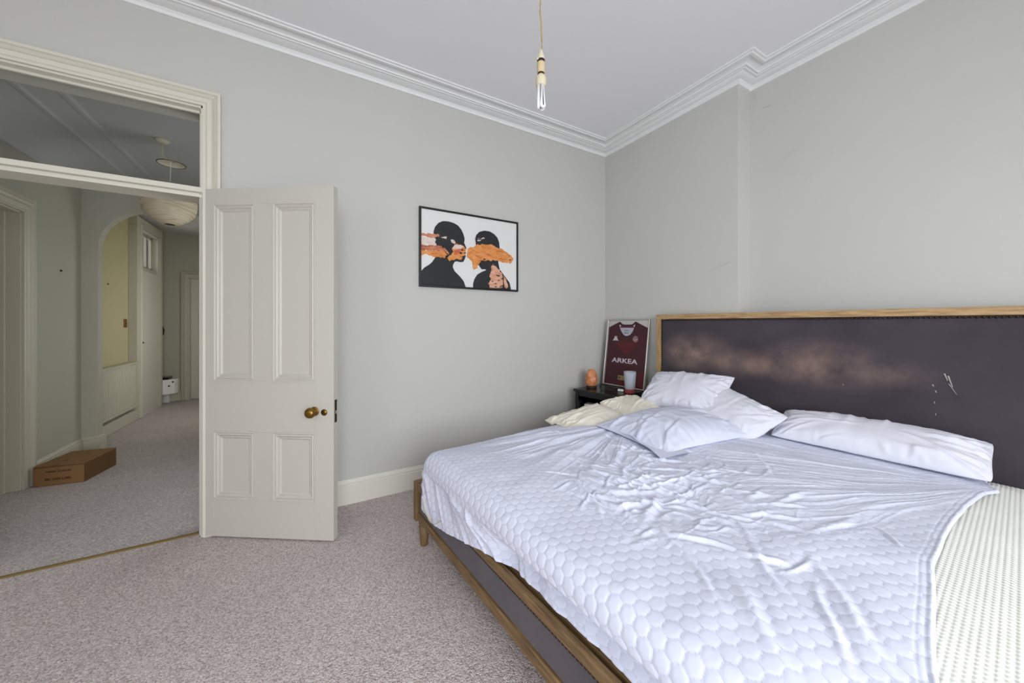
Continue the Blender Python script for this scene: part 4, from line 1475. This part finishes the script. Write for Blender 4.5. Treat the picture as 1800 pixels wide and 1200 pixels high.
for i in range(len(cp_) - 1):
    for k in range(nrib):
        F.append((i * nrib + k, i * nrib + (k + 1) % nrib, (i + 1) * nrib + (k + 1) % nrib, (i + 1) * nrib + k))
obj('cup_body', (V, F), m_fr, cup, smooth=True)
obj('pink_base', lathe([(.0, 0), (.041, .0), (.0425, .003), (.043, .034), (.040, .037), (0, .037)], 32), m_pk, cup, auto=True)

# framed shirt leaning on the wall
FL_ = Vector((2.62, 2.65, NZ + .002))
FRr = Vector((2.65, 2.165, NZ + .002))
ex = (FRr - FL_).normalized()
up0 = Vector((.0867, .0, .643))
ez = (up0 - ex * up0.dot(ex)).normalized()
eyv = ez.cross(ex)
JM = Matrix((ex, eyv, ez)).transposed().to_4x4()
JM.translation = FL_
jf = empty('framed_shirt')
jf.matrix_world = JM
tag(jf, 'silver-framed maroon sports shirt leaning on the wall above the nightstand', 'framed shirt')
JW, JH = .486, .655
SGN = -1


def jm(a, b, h):
    return (a, SGN * h, b)


obj('frame', sweep([(0, 0), (0, JH), (JW, JH), (JW, 0)], [(0, -.018), (0, .008), (.002, .010), (.009, .010), (.011, .008), (.011, -.018)], True, 1, jm), M_SILVER, jf, bev=.001)
obj('mount_board', box(.008, JW - .008, .004, .012, .008, JH - .008), mat('mount_white', '#dcdad6', .8), jf)
m_mar = mat('shirt_maroon', '#4e2029', .85)
v_ = coords(m_mar, 'Object')
bump(m_mar, noise(m_mar, v_, 180, 2), .2, .001)
m_marr = mat('shirt_red', '#6b2028', .85)
m_mard = mat('shirt_dark_trim', '#2a1426', .85)
m_lil = mat('shirt_lining', '#cfc9d6', .85)
m_pr = mat('shirt_print_white', '#eae4ea', .7)


def jp(P):
    return [(.011 + s * (JW - .022), JH - .011 - t * (JH - .022)) for s, t in P]


def patch(name, P, m, lev, parent=None, th=.0006):
    return obj(name, prism(jp(P), -.004 + .0007 * (lev - 1) if lev > 1 else -.004, -.004 + .0007 * lev + .0003, jm), m, parent or jf)


shirt = patch('shirt', [(.012, .108), (.28, .022), (.315, .030), (.34, .052), (.40, .066), (.58, .066), (.63, .052), (.66, .030), (.69, .022), (.988, .118), (.988, .998), (.012, .998)], m_mar, 2)
patch('chevron', [(.17, .31), (.40, .345), (.50, .33), (.62, .345), (.84, .30), (.66, .42), (.49, .535), (.36, .43)], m_marr, 3, shirt)
patch('hem_flash', [(.30, .998), (.50, .87), (.60, .86), (.80, .80), (.988, .76), (.988, .998)], m_marr, 3, shirt)
patch('collar', [(.28, .024), (.315, .050), (.35, .068), (.42, .078), (.56, .078), (.62, .068), (.655, .050), (.69, .024), (.70, .06), (.675, .14), (.63, .20), (.56, .245), (.49, .262), (.42, .245), (.36, .20), (.305, .13), (.272, .06)], m_mard, 4, shirt)
patch('collar_lining', [(.305, .115), (.66, .115), (.635, .175), (.58, .222), (.52, .240), (.48, .243), (.43, .232), (.37, .19), (.33, .15)], m_lil, 5, shirt)
patch('collar_band', [(.345, .078), (.42, .088), (.56, .088), (.625, .078), (.655, .112), (.31, .112)], m_marr, 5, shirt)
patch('collar_tab', [(.288, .062), (.335, .085), (.30, .112)], m_pr, 6, shirt)
patch('collar_tab', [(.682, .062), (.64, .085), (.668, .112)], m_pr, 6, shirt)
patch('neck_label', [(.425, .150), (.535, .150), (.535, .166), (.425, .166)], mat('neck_ink', '#8d959f', .8), 6, shirt)
patch('neck_label', [(.425, .188), (.53, .188), (.53, .203), (.425, .203)], mat('neck_ink_b', '#7d8590', .8), 6, shirt)
# maker's emblem: two seated figures back to back
half = [(.0, .0), (.018, .0), (.030, .30), (.045, .04), (.10, .0), (.085, .20), (.16, .0), (.235, .0), (.17, .16), (.12, .42), (.085, .62), (.075, .72), (.085, .84), (.075, .97), (.045, 1.0), (.022, .92), (.020, .78), (.0, .66)]
emb = []
for sg in (1, -1):
    emb.append(prism(jp([(.218 + sg * x * .36, .318 - y * .072) for x, y in half]), -.002, -.0002, jm))
obj('chest_emblem', J(*emb), m_pr, shirt)
cc = (.715, .283)
ringo = [(cc[0] + .060 * math.cos(t), cc[1] + .045 * math.sin(t)) for t in np.linspace(0, 2 * math.pi, 25)]
cr_parts = []
for i in range(24):
    a0, a1 = ringo[i], ringo[i + 1]
    b0 = (cc[0] + (a0[0] - cc[0]) * .84, cc[1] + (a0[1] - cc[1]) * .84)
    b1 = (cc[0] + (a1[0] - cc[0]) * .84, cc[1] + (a1[1] - cc[1]) * .84)
    cr_parts.append(prism(jp([a0, a1, b1, b0]), -.002, -.0002, jm))
cr_parts.append(prism(jp([(cc[0] - .045, cc[1] - .012), (cc[0] - .01, cc[1] + .004), (cc[0] - .022, cc[1] + .030), (cc[0] - .042, cc[1] + .014)]), -.002, -.0002, jm))
cr_parts.append(prism(jp([(cc[0] + .045, cc[1] - .012), (cc[0] + .01, cc[1] + .004), (cc[0] + .022, cc[1] + .030), (cc[0] + .042, cc[1] + .014)]), -.002, -.0002, jm))
cr_parts.append(prism(jp([(cc[0] - .030, cc[1] - .028), (cc[0] + .030, cc[1] - .028), (cc[0] + .006, cc[1] - .006), (cc[0] + .008, cc[1] + .034), (cc[0] - .008, cc[1] + .034), (cc[0] - .006, cc[1] - .006)]), -.002, -.0002, jm))
obj('club_crest', J(*cr_parts), mat('crest_pink', '#c7a5ab', .7), shirt)
tx = text('sponsor_lettering', 'ARKEA', .645 * (JW - .022), .070 * (JH - .022), m_pr, shirt,
          (.011 + .165 * (JW - .022), SGN * -.0015, JH - .011 - .655 * (JH - .022)), R90, 1.0)
m_plq = mat('brass_plaque', '#b8a06a', .4, .5)
pq = patch('plaque', [(.365, .845), (.645, .845), (.645, .915), (.365, .915)], m_plq, 5, jf)
patch('plaque_motif', [(.385, .862), (.425, .862), (.425, .900), (.385, .900)], mat('plaque_ink', '#6a5226', .6), 6, pq)
obj('glass', box(.010, JW - .010, SGN * .0055 - .0004, SGN * .0055 + .0004, .010, JH - .010), M_GLASS, jf)

# scuffs on the wall behind the bed
